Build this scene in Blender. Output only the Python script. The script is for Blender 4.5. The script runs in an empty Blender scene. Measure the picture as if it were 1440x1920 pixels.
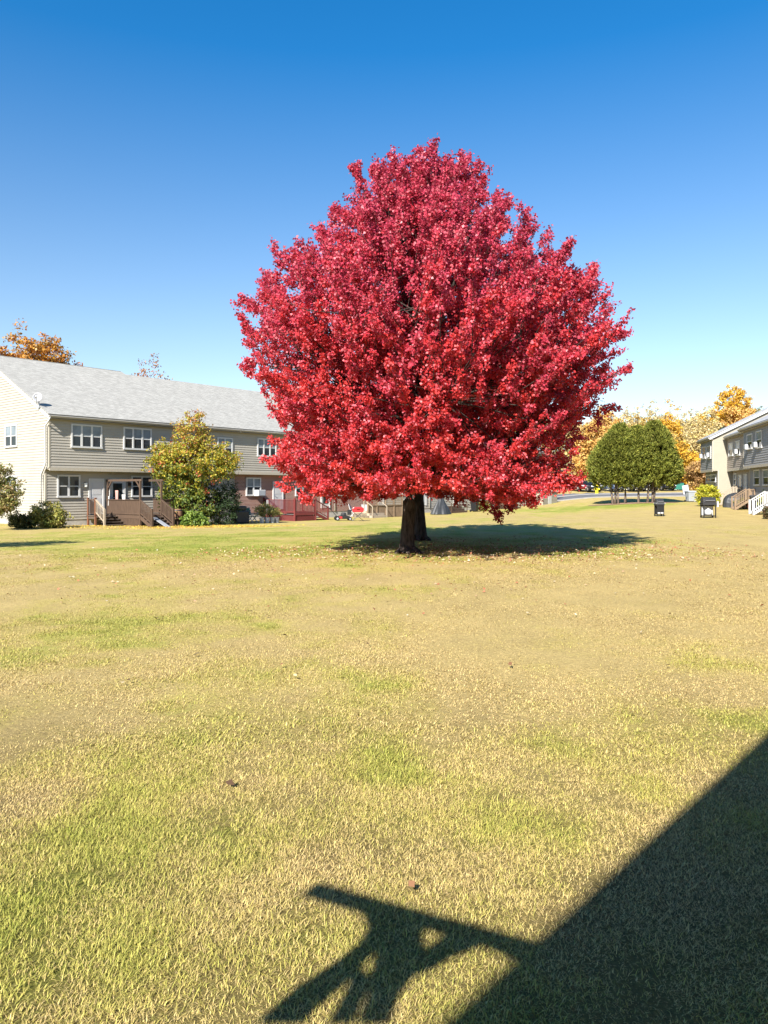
import bpy, math, random
import numpy as np
from mathutils import Vector, Matrix
random.seed(7)
R = np.random.default_rng(11)
S = bpy.context.scene
COL = S.collection
F, CX, HY, CAMZ = 1420.0, 720.0, 918.0, 1.83       # focal length in photo pixels, horizon row, eye height

# ------------------------------------------------------------------ sun and the two building directions
PHI, ELEV = math.radians(23.5), math.radians(36.0)
TRAVEL = np.array([math.sin(PHI)*math.cos(ELEV), math.cos(PHI)*math.cos(ELEV), -math.sin(ELEV)])

def sstep(a, b, x):
    t = np.clip((np.asarray(x, float)-a)/(b-a), 0, 1)
    return t*t*(3-2*t)

HL_O, HL_A = np.array([-19.15, 43.3]), math.radians(50)      # left row: corner and heading of its front
def hl_local(x, y):
    dx, dy = np.asarray(x)-HL_O[0], np.asarray(y)-HL_O[1]
    c, s = math.cos(HL_A), math.sin(HL_A)
    return c*dx+s*dy, -s*dx+c*dy
def hl_world(xl, yl):
    c, s = math.cos(HL_A), math.sin(HL_A)
    return HL_O[0]+c*xl-s*yl, HL_O[1]+s*xl+c*yl

def zg(x, y):
    xl, yl = hl_local(x, y)
    A = np.interp(xl, [-30, 0, 15, 30, 55, 72], [-.28, -.28, -.42, -.45, -.12, 0])
    z = A*sstep(-24, -5, yl)*sstep(60, 20, yl)
    w = sstep(13, 27, x)
    z = z + w*(.55*sstep(42, 68, y) + .45*sstep(78, 94, y) + .75*sstep(94, 108, y))
    return z

def ray(px, py, D):
    return (px-CX)/F*D, D, CAMZ-(py-HY)/F*D
def gat(px, py):
    """ground point seen at photo pixel"""
    lo, prev = 2.0, None
    D = 2.0
    while D < 260:
        x, y, z = ray(px, py, D)
        if z <= float(zg(x, y)):
            return x, y, float(zg(x, y))
        D *= 1.004
    x, y, z = ray(px, py, 260)
    return x, y, float(zg(x, y))
def gD(px, D):
    x = (px-CX)/F*D
    return x, D, float(zg(x, D))

# ------------------------------------------------------------------ object helpers
def link(o):
    COL.objects.link(o); return o
def tag(o, label=None, cat=None, group=None, kind=None):
    if label: o['label'] = label
    if cat: o['category'] = cat
    if group: o['group'] = group
    if kind: o['kind'] = kind
    return o
def thing(name, label, cat, loc=(0, 0, 0), rz=0.0, group=None):
    o = link(bpy.data.objects.new(name, None))
    o.empty_display_size = .3
    o.location = loc; o.rotation_euler = (0, 0, rz)
    return tag(o, label, cat, group)
def copy_thing(src, loc, rz=None, label=None, scale=None):
    r = link(src.copy()); r.location = loc
    if rz is not None: r.rotation_euler = (0, 0, rz)
    if scale is not None: r.scale = scale
    if label: r['label'] = label
    for ch in src.children:
        c = link(ch.copy()); c.parent = r
        for g in ch.children:
            d = link(g.copy()); d.parent = c
    return r

class MB:
    def __init__(s): s.v = []; s.f = []; s.m = []
    def face(s, pts, m=0):
        n = len(s.v); s.v += [tuple(p) for p in pts]; s.f.append(tuple(range(n, n+len(pts)))); s.m.append(m)
    def box(s, a, b, m=0):
        x0, y0, z0 = a; x1, y1, z1 = b
        n = len(s.v)
        s.v += [(x0,y0,z0),(x1,y0,z0),(x1,y1,z0),(x0,y1,z0),(x0,y0,z1),(x1,y0,z1),(x1,y1,z1),(x0,y1,z1)]
        for q in ((0,3,2,1),(4,5,6,7),(0,1,5,4),(1,2,6,5),(2,3,7,6),(3,0,4,7)):
            s.f.append(tuple(n+i for i in q)); s.m.append(m)
    def beam(s, p, q, w, h, up=(0,0,1), m=0):
        """box between two points, w across, h along up"""
        p, q, up = Vector(p), Vector(q), Vector(up)
        d = (q-p).normalized()
        sd = d.cross(up)
        if sd.length < 1e-4: sd = d.cross(Vector((0,1,0)))
        sd.normalize(); u = sd.cross(d).normalized()
        n = len(s.v)
        for e in (p, q):
            for a, b in ((-1,-1),(1,-1),(1,1),(-1,1)):
                s.v.append(tuple(e+sd*(a*w/2)+u*(b*h/2)))
        for k in ((0,1,2,3),(7,6,5,4),(0,4,5,1),(1,5,6,2),(2,6,7,3),(3,7,4,0)):
            s.f.append(tuple(n+i for i in k)); s.m.append(m)
    def tube(s, pts, rad, k=8, m=0, cap=True):
        pts = [Vector(p) for p in pts]
        if not hasattr(rad, '__len__'): rad = [rad]*len(pts)
        n0 = len(s.v)
        for i, p in enumerate(pts):
            d = (pts[min(i+1, len(pts)-1)]-pts[max(i-1, 0)]).normalized()
            a = d.cross(Vector((0,0,1)))
            if a.length < 1e-3: a = d.cross(Vector((0,1,0)))
            a.normalize(); b = d.cross(a)
            if b.y > 0 and abs(d.z) > .9: pass
            for j in range(k):
                t = 2*math.pi*j/k
                s.v.append(tuple(p+(a*math.cos(t)+b*math.sin(t))*rad[i]))
        for i in range(len(pts)-1):
            for j in range(k):
                a = n0+i*k+j; b = n0+i*k+(j+1) % k
                s.f.append((a, b, b+k, a+k)); s.m.append(m)
        if cap:
            s.f.append(tuple(n0+j for j in range(k))[::-1]); s.m.append(m)
            s.f.append(tuple(n0+(len(pts)-1)*k+j for j in range(k))); s.m.append(m)
    def prism(s, poly, axis, a, b, m=0):
        """2D polygon extruded along 'x','y' or 'z' from a to b"""
        def P(u, v, w):
            return {'x': (w, u, v), 'y': (u, w, v), 'z': (u, v, w)}[axis]
        n = len(s.v); k = len(poly)
        s.v += [P(u, v, a) for u, v in poly]+[P(u, v, b) for u, v in poly]
        s.f.append(tuple(range(n, n+k))); s.m.append(m)
        s.f.append(tuple(range(n+2*k-1, n+k-1, -1))); s.m.append(m)
        for i in range(k):
            j = (i+1) % k
            s.f.append((n+i, n+k+i, n+k+j, n+j)); s.m.append(m)
    def build(s, name, mat, parent=None, smooth=False, bevel=0.0):
        me = bpy.data.meshes.new(name)
        me.from_pydata(s.v, [], s.f)
        mats = mat if isinstance(mat, (list, tuple)) else [mat]
        for mm in mats: me.materials.append(mm)
        me.polygons.foreach_set('material_index', s.m)
        me.polygons.foreach_set('use_smooth', [smooth]*len(s.f))
        import bmesh
        bm = bmesh.new(); bm.from_mesh(me)
        bmesh.ops.recalc_face_normals(bm, faces=bm.faces); bm.to_mesh(me); bm.free()
        me.update()
        o = link(bpy.data.objects.new(name, me))
        if parent: o.parent = parent
        if bevel:
            md = o.modifiers.new('bevel', 'BEVEL'); md.width = bevel; md.segments = 2; md.limit_method = 'ANGLE'
        return o

def np_mesh(name, V, Q, mat, parent=None, col=None, smooth=False):
    """quads or triangles from arrays"""
    k = Q.shape[1]
    me = bpy.data.meshes.new(name)
    me.vertices.add(len(V)); me.vertices.foreach_set('co', np.ascontiguousarray(V, np.float32).ravel())
    me.loops.add(Q.size); me.loops.foreach_set('vertex_index', np.ascontiguousarray(Q, np.int32).ravel())
    me.polygons.add(len(Q))
    me.polygons.foreach_set('loop_start', np.arange(0, Q.size, k, dtype=np.int32))
    me.polygons.foreach_set('loop_total', np.full(len(Q), k, np.int32))
    if smooth: me.polygons.foreach_set('use_smooth', np.ones(len(Q), bool))
    if col is not None:
        a = me.color_attributes.new('Col', 'FLOAT_COLOR', 'POINT')
        c = np.ones((len(V), 4), np.float32); c[:, :3] = col
        a.data.foreach_set('color', c.ravel())
    me.materials.append(mat)
    me.update(calc_edges=True); me.validate()
    o = link(bpy.data.objects.new(name, me))
    if parent: o.parent = parent
    return o

# ------------------------------------------------------------------ materials
def mat(name, base=(.5,.5,.5), rough=.7, spec=.3, metal=0.0, var=0.0, scale=4.0, bump=0.0, bscale=30.0, stretch=None):
    m = bpy.data.materials.new(name); m.use_nodes = True
    nt = m.node_tree; b = nt.nodes['Principled BSDF']
    b.inputs['Base Color'].default_value = (*base, 1); b.inputs['Roughness'].default_value = rough
    b.inputs['Specular IOR Level'].default_value = spec; b.inputs['Metallic'].default_value = metal
    if var or bump:
        tc = nt.nodes.new('ShaderNodeTexCoord'); mp = nt.nodes.new('ShaderNodeMapping')
        nt.links.new(tc.outputs['Object'], mp.inputs['Vector'])
        if stretch: mp.inputs['Scale'].default_value = stretch
    if var:
        n = nt.nodes.new('ShaderNodeTexNoise'); n.inputs['Scale'].default_value = scale; n.inputs['Detail'].default_value = 6
        n.inputs['Roughness'].default_value = .65
        nt.links.new(mp.outputs[0], n.inputs['Vector'])
        mr = nt.nodes.new('ShaderNodeMapRange'); mr.inputs[1].default_value = .3; mr.inputs[2].default_value = .7
        mr.inputs[3].default_value = 1-var; mr.inputs[4].default_value = 1+var
        nt.links.new(n.outputs['Fac'], mr.inputs[0])
        mx = nt.nodes.new('ShaderNodeVectorMath'); mx.operation = 'SCALE'
        mx.inputs[0].default_value = base; nt.links.new(mr.outputs[0], mx.inputs['Scale'])
        nt.links.new(mx.outputs[0], b.inputs['Base Color'])
    if bump:
        n2 = nt.nodes.new('ShaderNodeTexNoise'); n2.inputs['Scale'].default_value = bscale; n2.inputs['Detail'].default_value = 5
        nt.links.new(mp.outputs[0], n2.inputs['Vector'])
        bp = nt.nodes.new('ShaderNodeBump'); bp.inputs['Strength'].default_value = bump; bp.inputs['Distance'].default_value = .02
        nt.links.new(n2.outputs['Fac'], bp.inputs['Height']); nt.links.new(bp.outputs[0], b.inputs['Normal'])
    return m

def leaf_mat(name, trans=.35, rough=.5, spec=.35, tint=1.0):
    m = bpy.data.materials.new(name); m.use_nodes = True
    nt = m.node_tree; b = nt.nodes['Principled BSDF']; out = nt.nodes['Material Output']
    at = nt.nodes.new('ShaderNodeAttribute'); at.attribute_name = 'Col'
    nt.links.new(at.outputs['Color'], b.inputs['Base Color'])
    b.inputs['Roughness'].default_value = rough; b.inputs['Specular IOR Level'].default_value = spec
    tr = nt.nodes.new('ShaderNodeBsdfTranslucent')
    nt.links.new(at.outputs['Color'], tr.inputs['Color'])
    mx = nt.nodes.new('ShaderNodeMixShader'); mx.inputs[0].default_value = trans
    nt.links.new(b.outputs[0], mx.inputs[1]); nt.links.new(tr.outputs[0], mx.inputs[2])
    nt.links.new(mx.outputs[0], out.inputs['Surface'])
    return m

M = {}
M['siding'] = mat('siding', (.35,.322,.272), .6, .3, var=.06, scale=1.2)
M['siding_grey'] = mat('siding_grey', (.25,.245,.24), .6, .3, var=.06, scale=1.2)
M['siding_tan'] = mat('siding_tan', (.33,.28,.235), .6, .3, var=.06, scale=1.2)
M['siding_cream'] = mat('siding_cream', (.30,.272,.21), .6, .3, var=.04, scale=1.2)
M['trim'] = mat('trim', (.50,.495,.48), .45, .4, var=.04, scale=3)
M['trim_tan'] = mat('trim_tan', (.385,.345,.275), .5, .3, var=.05, scale=3)
M['soffit'] = mat('soffit', (.30,.27,.23), .6)
M['gutter'] = mat('gutter', (.34,.32,.29), .4, .4, var=.06, scale=3)
M['foundation'] = mat('foundation', (.38,.36,.33), .9, .1, var=.2, scale=3, bump=.4)
M['door_white'] = mat('door_white', (.48,.48,.47), .4, .4, var=.03)
M['metal_dark'] = mat('metal_dark', (.03,.03,.032), .45, .4, var=.2, scale=20)
M['black_plastic'] = mat('black_plastic', (.015,.015,.016), .45, .4)
M['white_plastic'] = mat('white_plastic', (.46,.46,.46), .45, .4, var=.04, scale=6)
M['grey_white'] = mat('grey_white', (.34,.34,.35), .5, .3, var=.08, scale=4)
M['grey_plastic'] = mat('grey_plastic', (.30,.32,.34), .5, .4, var=.08, scale=6)
M['steel'] = mat('steel', (.6,.6,.6), .3, .5, metal=.8)
M['wood_brown'] = mat('wood_brown', (.085,.055,.038), .8, .2, var=.25, scale=2.5, stretch=(6,6,.8))
M['wood_tread'] = mat('wood_tread', (.10,.075,.058), .85, .2, var=.3, scale=5)
M['wood_cedar'] = mat('wood_cedar', (.17,.075,.042), .75, .2, var=.2, scale=3, stretch=(6,6,.8))
M['wood_red'] = mat('wood_red', (.16,.032,.030), .7, .3, var=.2, scale=3)
M['wood_tan'] = mat('wood_tan', (.22,.155,.10), .8, .2, var=.2, scale=3)
M['wood_grey'] = mat('wood_grey', (.24,.25,.27), .8, .2, var=.15, scale=4)
M['wood_pale'] = mat('wood_pale', (.34,.28,.21), .75, .2, var=.12, scale=4)
M['cloth_pink'] = mat('cloth_pink', (.44,.25,.22), .9, .1, var=.12, scale=8)
M['cloth_white'] = mat('cloth_white', (.45,.44,.42), .9, .1, var=.05, scale=8)
M['tarp'] = mat('tarp', (.03,.032,.035), .5, .4, var=.3, scale=5, bump=.5, bscale=6)
M['red_paint'] = mat('red_paint', (.50,.025,.03), .3, .5)
M['yellow_paint'] = mat('yellow_paint', (.72,.58,.02), .45, .4)
M['green_paint'] = mat('green_paint', (.03,.16,.12), .5, .4, var=.2, scale=3)
M['green_cloth'] = mat('green_cloth', (.04,.14,.10), .8)
M['terracotta'] = mat('terracotta', (.22,.12,.07), .8, .2, var=.2, scale=6)
M['tyre'] = mat('tyre', (.015,.015,.015), .8, .2)
M['lamp_glass'] = mat('lamp_glass', (.85,.85,.82), .15, .6)
M['amber'] = mat('amber', (.03,.022,.02), .3, .5)

def glass(name, base, rough=.08):
    m = mat(name, base, rough, .5, var=.35, scale=1.3)
    return m
M['glass_dark'] = glass('glass_dark', (.018,.023,.028))
M['glass_blind'] = glass('glass_blind', (.17,.20,.225), .25)
M['glass_pale'] = glass('glass_pale', (.42,.44,.46), .3)

# bark
def bark(name, c0, c1, sc):
    m = bpy.data.materials.new(name); m.use_nodes = True; nt = m.node_tree; b = nt.nodes['Principled BSDF']
    tc = nt.nodes.new('ShaderNodeTexCoord'); mp = nt.nodes.new('ShaderNodeMapping'); mp.inputs['Scale'].default_value = (1, 1, .22)
    nt.links.new(tc.outputs['Object'], mp.inputs[0])
    n = nt.nodes.new('ShaderNodeTexNoise'); n.inputs['Scale'].default_value = sc; n.inputs['Detail'].default_value = 8; n.inputs['Roughness'].default_value = .7
    nt.links.new(mp.outputs[0], n.inputs['Vector'])
    cr = nt.nodes.new('ShaderNodeValToRGB'); cr.color_ramp.elements[0].position = .36; cr.color_ramp.elements[1].position = .66
    cr.color_ramp.elements[0].color = (*c0, 1); cr.color_ramp.elements[1].color = (*c1, 1)
    nt.links.new(n.outputs['Fac'], cr.inputs[0]); nt.links.new(cr.outputs[0], b.inputs['Base Color'])
    bp = nt.nodes.new('ShaderNodeBump'); bp.inputs['Strength'].default_value = .9; bp.inputs['Distance'].default_value = .05
    nt.links.new(n.outputs['Fac'], bp.inputs['Height']); nt.links.new(bp.outputs[0], b.inputs['Normal'])
    b.inputs['Roughness'].default_value = .9; b.inputs['Specular IOR Level'].default_value = .15
    return m
M['bark_maple'] = bark('bark_maple', (.018,.014,.012), (.085,.066,.056), 14)
M['bark_cedar'] = bark('bark_cedar', (.045,.034,.026), (.25,.20,.16), 9)
M['bark_pale'] = bark('bark_pale', (.25,.21,.16), (.62,.56,.46), 6)

# shingles
def shingle(name, base):
    m = bpy.data.materials.new(name); m.use_nodes = True; nt = m.node_tree; b = nt.nodes['Principled BSDF']
    tc = nt.nodes.new('ShaderNodeTexCoord')
    br = nt.nodes.new('ShaderNodeTexBrick'); br.inputs['Scale'].default_value = 1.0
    br.inputs['Brick Width'].default_value = .32; br.inputs['Row Height'].default_value = .14; br.inputs['Mortar Size'].default_value = .012
    br.inputs['Color1'].default_value = (base[0]*1.1, base[1]*1.1, base[2]*1.1, 1)
    br.inputs['Color2'].default_value = (base[0]*.88, base[1]*.88, base[2]*.88, 1)
    br.inputs['Mortar'].default_value = (base[0]*.72, base[1]*.72, base[2]*.72, 1)
    nt.links.new(tc.outputs['Object'], br.inputs['Vector'])
    n = nt.nodes.new('ShaderNodeTexNoise'); n.inputs['Scale'].default_value = 2.6; n.inputs['Detail'].default_value = 8; n.inputs['Roughness'].default_value = .75
    nt.links.new(tc.outputs['Object'], n.inputs['Vector'])
    mr = nt.nodes.new('ShaderNodeMapRange'); mr.inputs[1].default_value = .3; mr.inputs[2].default_value = .7; mr.inputs[3].default_value = .8; mr.inputs[4].default_value = 1.18
    nt.links.new(n.outputs['Fac'], mr.inputs[0])
    mx = nt.nodes.new('ShaderNodeVectorMath'); mx.operation = 'SCALE'
    nt.links.new(br.outputs['Color'], mx.inputs[0]); nt.links.new(mr.outputs[0], mx.inputs['Scale'])
    nt.links.new(mx.outputs[0], b.inputs['Base Color'])
    bp = nt.nodes.new('ShaderNodeBump'); bp.inputs['Strength'].default_value = .4; bp.inputs['Distance'].default_value = .02
    nt.links.new(n.outputs['Fac'], bp.inputs['Height']); nt.links.new(bp.outputs[0], b.inputs['Normal'])
    b.inputs['Roughness'].default_value = .85; b.inputs['Specular IOR Level'].default_value = .2
    return m
M['shingle'] = shingle('shingle', (.325,.312,.28))
M['shingle_pale'] = shingle('shingle_pale', (.34,.34,.34))

def brick(name):
    m = bpy.data.materials.new(name); m.use_nodes = True; nt = m.node_tree; b = nt.nodes['Principled BSDF']
    tc = nt.nodes.new('ShaderNodeTexCoord'); mp = nt.nodes.new('ShaderNodeMapping'); mp.inputs['Rotation'].default_value = (math.radians(90), 0, 0)
    nt.links.new(tc.outputs['Object'], mp.inputs[0])
    br = nt.nodes.new('ShaderNodeTexBrick'); br.inputs['Scale'].default_value = 1.0
    br.inputs['Brick Width'].default_value = .22; br.inputs['Row Height'].default_value = .10; br.inputs['Mortar Size'].default_value = .01
    br.inputs['Color1'].default_value = (.20,.085,.06,1); br.inputs['Color2'].default_value = (.28,.13,.09,1); br.inputs['Mortar'].default_value = (.38,.33,.29,1)
    nt.links.new(mp.outputs[0], br.inputs['Vector']); nt.links.new(br.outputs['Color'], b.inputs['Base Color'])
    b.inputs['Roughness'].default_value = .9
    return m
M['brick'] = brick('brick')

M['leaf_maple'] = leaf_mat('leaf_maple', .40, .45, .5)
M['leaf'] = leaf_mat('leaf', .35, .5, .4)
M['leaf_matte'] = leaf_mat('leaf_matte', .3, .65, .25)
M['leaf_cedar'] = leaf_mat('leaf_cedar', .2, .65, .25)
M['litter'] = leaf_mat('litter', .1, .7, .2)

# ------------------------------------------------------------------ value noise for layout of patches
def vnoise(x, y, seed=0):
    x = np.asarray(x, float); y = np.asarray(y, float)
    xi = np.floor(x).astype(np.int64); yi = np.floor(y).astype(np.int64)
    fx = x-xi; fy = y-yi; fx = fx*fx*(3-2*fx); fy = fy*fy*(3-2*fy)
    def h(a, b):
        n = (a*374761393 + b*668265263 + seed*1442695041) & 0xffffffff
        n = ((n ^ (n >> 13))*1274126177) & 0xffffffff
        return ((n ^ (n >> 16)) & 0xffff)/65535.0
    return (h(xi,yi)*(1-fx)+h(xi+1,yi)*fx)*(1-fy)+(h(xi,yi+1)*(1-fx)+h(xi+1,yi+1)*fx)*fy
def fbm(x, y, seed=0, o=4):
    s = 0; a = .5; t = 0
    for i in range(o):
        s = s+a*vnoise(x*2**i, y*2**i, seed+i*17); t += a; a *= .55
    return s/t

def greenness(x, y):
    """0 = dry straw, 1 = green grass: where the lawn has kept its colour"""
    x = np.asarray(x, float); y = np.asarray(y, float)
    g = .20 + .8*(fbm(x*.32+3, y*.22, 3)-.5) + 1.25*(fbm(x*1.3, y*1.0, 9)-.5)
    def blob(cx, cy, rx, ry, a):
        return a*np.exp(-(((x-cx)/rx)**2+((y-cy)/ry)**2))
    g = g + blob(-4.4, 9.6, 2.2, 2.4, .27) + blob(-1.9, 10.8, 1.4, 1.1, .2) + blob(-.6, 7.4, 1.1, .9, .25)
    g = g + blob(.2, 4.9, .55, .55, .35) + blob(1.45, 5.2, .7, .5, .42) + blob(-.1, 4.1, .4, .35, .35)
    g = g + blob(-1.6, 3.2, .6, .7, .38) + blob(3.6, 8.0, .8, .7, .3)
    g = g - blob(6.5, 15, 6.5, 5.0, .5) - blob(3.5, 10, 3, 3, .18) - blob(-12.5, 21, 3.2, 1.7, .55) - blob(1.2, 3.4, .8, .6, .25)
    g = g - blob(22, 46, 9, 10, .55) - blob(14, 22, 7, 5, .35)
    g = g + blob(1.5, 23.5, 9, 4.2, .55) + blob(-12, 30, 10, 5, .45) + blob(-4, 38, 9, 9, .28) + blob(20, 72, 8, 6, .8)
    g = g + blob(-8, 24, 6, 3, .22) + blob(5, 45, 12, 12, .15)
    return np.clip(g, 0, 1)

# ------------------------------------------------------------------ ground sheet
def make_ground():
    a = np.concatenate([np.linspace(0, 16, 81), np.geomspace(16.5, 60, 60), np.geomspace(62, 900, 26)])
    xs = np.concatenate([-a[::-1], a[1:]])
    ys = np.concatenate([-np.geomspace(900, 3, 20), np.linspace(-2.5, 16, 94), np.geomspace(16.3, 120, 130), np.geomspace(124, 1200, 26)])
    X, Y = np.meshgrid(xs, ys)
    Z = zg(X, Y)
    Z = Z + .02*(fbm(X*.5, Y*.5, 21)-.5)*sstep(60, 30, Y)
    V = np.stack([X.ravel(), Y.ravel(), Z.ravel()], 1)
    nx = len(xs); i = np.arange(len(ys)-1)[:, None]*nx+np.arange(nx-1)[None, :]
    Q = np.stack([i, i+1, i+1+nx, i+nx], -1).reshape(-1, 4)
    G = greenness(V[:, 0], V[:, 1])
    m = bpy.data.materials.new('lawn_ground'); m.use_nodes = True; nt = m.node_tree; b = nt.nodes['Principled BSDF']
    at = nt.nodes.new('ShaderNodeAttribute'); at.attribute_name = 'Col'
    sp = nt.nodes.new('ShaderNodeSeparateColor'); nt.links.new(at.outputs['Color'], sp.inputs[0])
    tc = nt.nodes.new('ShaderNodeTexCoord')
    def noise(sc, det=6, ro=.65, st=None):
        n = nt.nodes.new('ShaderNodeTexNoise'); n.inputs['Scale'].default_value = sc; n.inputs['Detail'].default_value = det; n.inputs['Roughness'].default_value = ro
        if st:
            mp = nt.nodes.new('ShaderNodeMapping'); mp.inputs['Scale'].default_value = st
            nt.links.new(tc.outputs['Object'], mp.inputs[0]); nt.links.new(mp.outputs[0], n.inputs['Vector'])
        else: nt.links.new(tc.outputs['Object'], n.inputs['Vector'])
        return n
    def mth(op, a, b_):
        n = nt.nodes.new('ShaderNodeMath'); n.operation = op
        for k, v in enumerate((a, b_)):
            if isinstance(v, (int, float)): n.inputs[k].default_value = v
            else: nt.links.new(v, n.inputs[k])
        return n.outputs[0]
    n1 = noise(2.2, 8, .75); n2 = noise(18, 6, .8); n3 = noise(.9, 7, .7, (1, .6, 1)); n4 = noise(60, 3, .7)
    g = mth('ADD', sp.outputs[0], mth('MULTIPLY', mth('SUBTRACT', n1.outputs['Fac'], .5), 1.1))
    g = mth('ADD', g, mth('MULTIPLY', mth('SUBTRACT', n2.outputs['Fac'], .5), .9))
    cr = nt.nodes.new('ShaderNodeValToRGB'); e = cr.color_ramp.elements
    e[0].position = .05; e[0].color = (.395,.298,.12,1); e[1].position = .95; e[1].color = (.225,.25,.042,1)
    q = e.new(.42); q.color = (.39,.31,.10,1); q = e.new(.65); q.color = (.315,.30,.07,1)
    nt.links.new(g, cr.inputs[0])
    v = mth('ADD', mth('ADD', mth('MULTIPLY', n3.outputs['Fac'], .3), .15), mth('ADD', mth('MULTIPLY', n2.outputs['Fac'], .55), mth('MULTIPLY', n4.outputs['Fac'], .5)))
    v = mth('ADD', mth('MULTIPLY', mth('SUBTRACT', v, .82), 2.3), .93)
    mx = nt.nodes.new('ShaderNodeVectorMath'); mx.operation = 'SCALE'
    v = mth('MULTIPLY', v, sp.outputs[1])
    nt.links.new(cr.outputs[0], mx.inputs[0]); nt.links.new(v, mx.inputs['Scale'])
    nt.links.new(mx.outputs[0], b.inputs['Base Color'])
    bp = nt.nodes.new('ShaderNodeBump'); bp.inputs['Strength'].default_value = .8; bp.inputs['Distance'].default_value = .03
    nt.links.new(n2.outputs['Fac'], bp.inputs['Height']); nt.links.new(bp.outputs[0], b.inputs['Normal'])
    b.inputs['Roughness'].default_value = .95; b.inputs['Specular IOR Level'].default_value = .1
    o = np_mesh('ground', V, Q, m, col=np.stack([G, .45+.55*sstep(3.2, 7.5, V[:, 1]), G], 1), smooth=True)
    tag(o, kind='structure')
make_ground()

# ------------------------------------------------------------------ grass blades
def grass_zone(y0, y1, n, hmin, hmax, w, margin, seed):
    r = np.random.default_rng(seed)
    # uniform over the trapezoid the lawn shows, a little wider
    y = np.sqrt(r.uniform(y0**2, y1**2, n)); half = .53*y+margin
    x = r.uniform(-1, 1, n)*half
    # clumping
    c = fbm(x*3.1, y*3.1, 41, 3)
    keep = r.random(n) < np.clip(.35+1.6*(c-.25), .2, 1)*(1-sstep(.62*y1 if y1 > 40 else .76*y1, y1, y))*(1 if y0 < 2 else sstep(y0, y0*1.22, y))
    x, y = x[keep], y[keep]; n = len(x)
    z = zg(x, y)
    g = np.clip(greenness(x, y)+.55*(fbm(x*2.4, y*2.4, 77, 3)-.5)+r.normal(0, .17, n), 0, 1)
    h = r.uniform(hmin, hmax, n)*(.65+.7*g)*(.7+.6*fbm(x*1.7, y*1.7, 5, 2))
    az = r.uniform(0, 2*np.pi, n); lean = np.clip(r.uniform(.7, 1.6, n)*(1.12-.35*g), .3, 1.52)
    dx, dy = np.cos(az), np.sin(az)
    sx, sy = -dy, dx
    ww = w*r.uniform(.6, 1.3, n)
    B = np.stack([x, y, z-.004], 1); D = np.stack([dx, dy, 0*dx], 1); Sd = np.stack([sx, sy, 0*sx], 1); U = np.array([0, 0, 1.0])
    mid = B+D*(h*np.sin(lean)*.46)[:, None]+U*(h*np.cos(lean*.75)*.55)[:, None]
    tip = B+D*(h*np.sin(lean)*1.0)[:, None]+U*(h*np.cos(lean)*.85+.1*h)[:, None]
    tip[:, 2] = np.maximum(tip[:, 2], z+.006)
    V = np.stack([B-Sd*ww[:, None]*.5, B+Sd*ww[:, None]*.5, mid+Sd*ww[:, None]*.42, mid-Sd*ww[:, None]*.42, tip], 1).reshape(-1, 3)
    k = np.arange(n)*5
    T = np.concatenate([np.stack([k, k+1, k+2], 1), np.stack([k, k+2, k+3], 1), np.stack([k+3, k+2, k+4], 1)])
    straw = np.array([.66,.50,.21]); brown = np.array([.46,.325,.145]); dull = np.array([.50,.425,.115]); green = np.array([.31,.33,.055])
    pale = np.array([.62,.47,.24])
    t = r.random(n)[:, None]
    dry = np.where(t < .55, straw, np.where(t < .82, brown, pale))
    gg = g[:, None]
    c = np.where(gg < .45, dry*(1-gg/.45*.55)+dull*(gg/.45*.55), (dull*(1-(gg-.45)/.55)+green*((gg-.45)/.55)))
    c = c*r.uniform(.65, 1.35, n)[:, None]
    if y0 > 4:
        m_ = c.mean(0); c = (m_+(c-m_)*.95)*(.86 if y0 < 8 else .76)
    C = np.repeat(c, 5, 0)
    if y0 > 9:      # far blades are one triangle each
        V = np.stack([B-Sd*ww[:, None]*.5, B+Sd*ww[:, None]*.5, tip], 1).reshape(-1, 3); k = np.arange(n)*3
        return V, np.stack([k, k+1, k+2], 1), np.repeat(c, 3, 0)
    return V, T, C
Vs, Ts, Cs, off = [], [], [], 0
for args in ((1.6, 5.8, 480000, .018, .044, .0029, .6, 1), (4.3, 12.5, 430000, .018, .044, .0062, 1.0, 2), (8.8, 25, 520000, .02, .042, .0095, 2.0, 3), (18.5, 48, 420000, .02, .04, .015, 3.0, 4)):
    v, t, c = grass_zone(*args)
    Vs.append(v); Ts.append(t+off); Cs.append(c); off += len(v)
gr = np_mesh('grass', np.concatenate(Vs), np.concatenate(Ts), leaf_mat('grass_blade', .22, .6, .25), col=np.concatenate(Cs))
tag(gr, 'short lawn grass, straw dry with greener patches', 'grass', kind='stuff')

# ------------------------------------------------------------------ leaves
def norm(a):
    return a/np.maximum(np.linalg.norm(a, axis=-1, keepdims=True), 1e-9)
def leaf_arrays(P, T, N, ln, wd, col, fold=.25):
    T = norm(T); Sd = norm(np.cross(T, N)); N = np.cross(Sd, T)
    ln = np.asarray(ln)[:, None]; wd = np.asarray(wd)[:, None]
    a = P; b = P+T*ln*.42+Sd*wd*.5+N*wd*fold; c = P+T*ln; d = P+T*ln*.42-Sd*wd*.5+N*wd*fold
    V = np.stack([a, b, c, d], 1).reshape(-1, 3)
    Q = np.arange(len(P)*4).reshape(-1, 4)
    return V, Q, np.repeat(col, 4, 0)
def rdir(r, n):
    return norm(r.normal(size=(n, 3)))

def palette(r, n, cols, w=None, jit=.18):
    cols = np.array(cols, float)
    i = r.choice(len(cols), n, p=None if w is None else np.array(w)/np.sum(w))
    return cols[i]*r.uniform(1-jit, 1+jit, n)[:, None]

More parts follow.
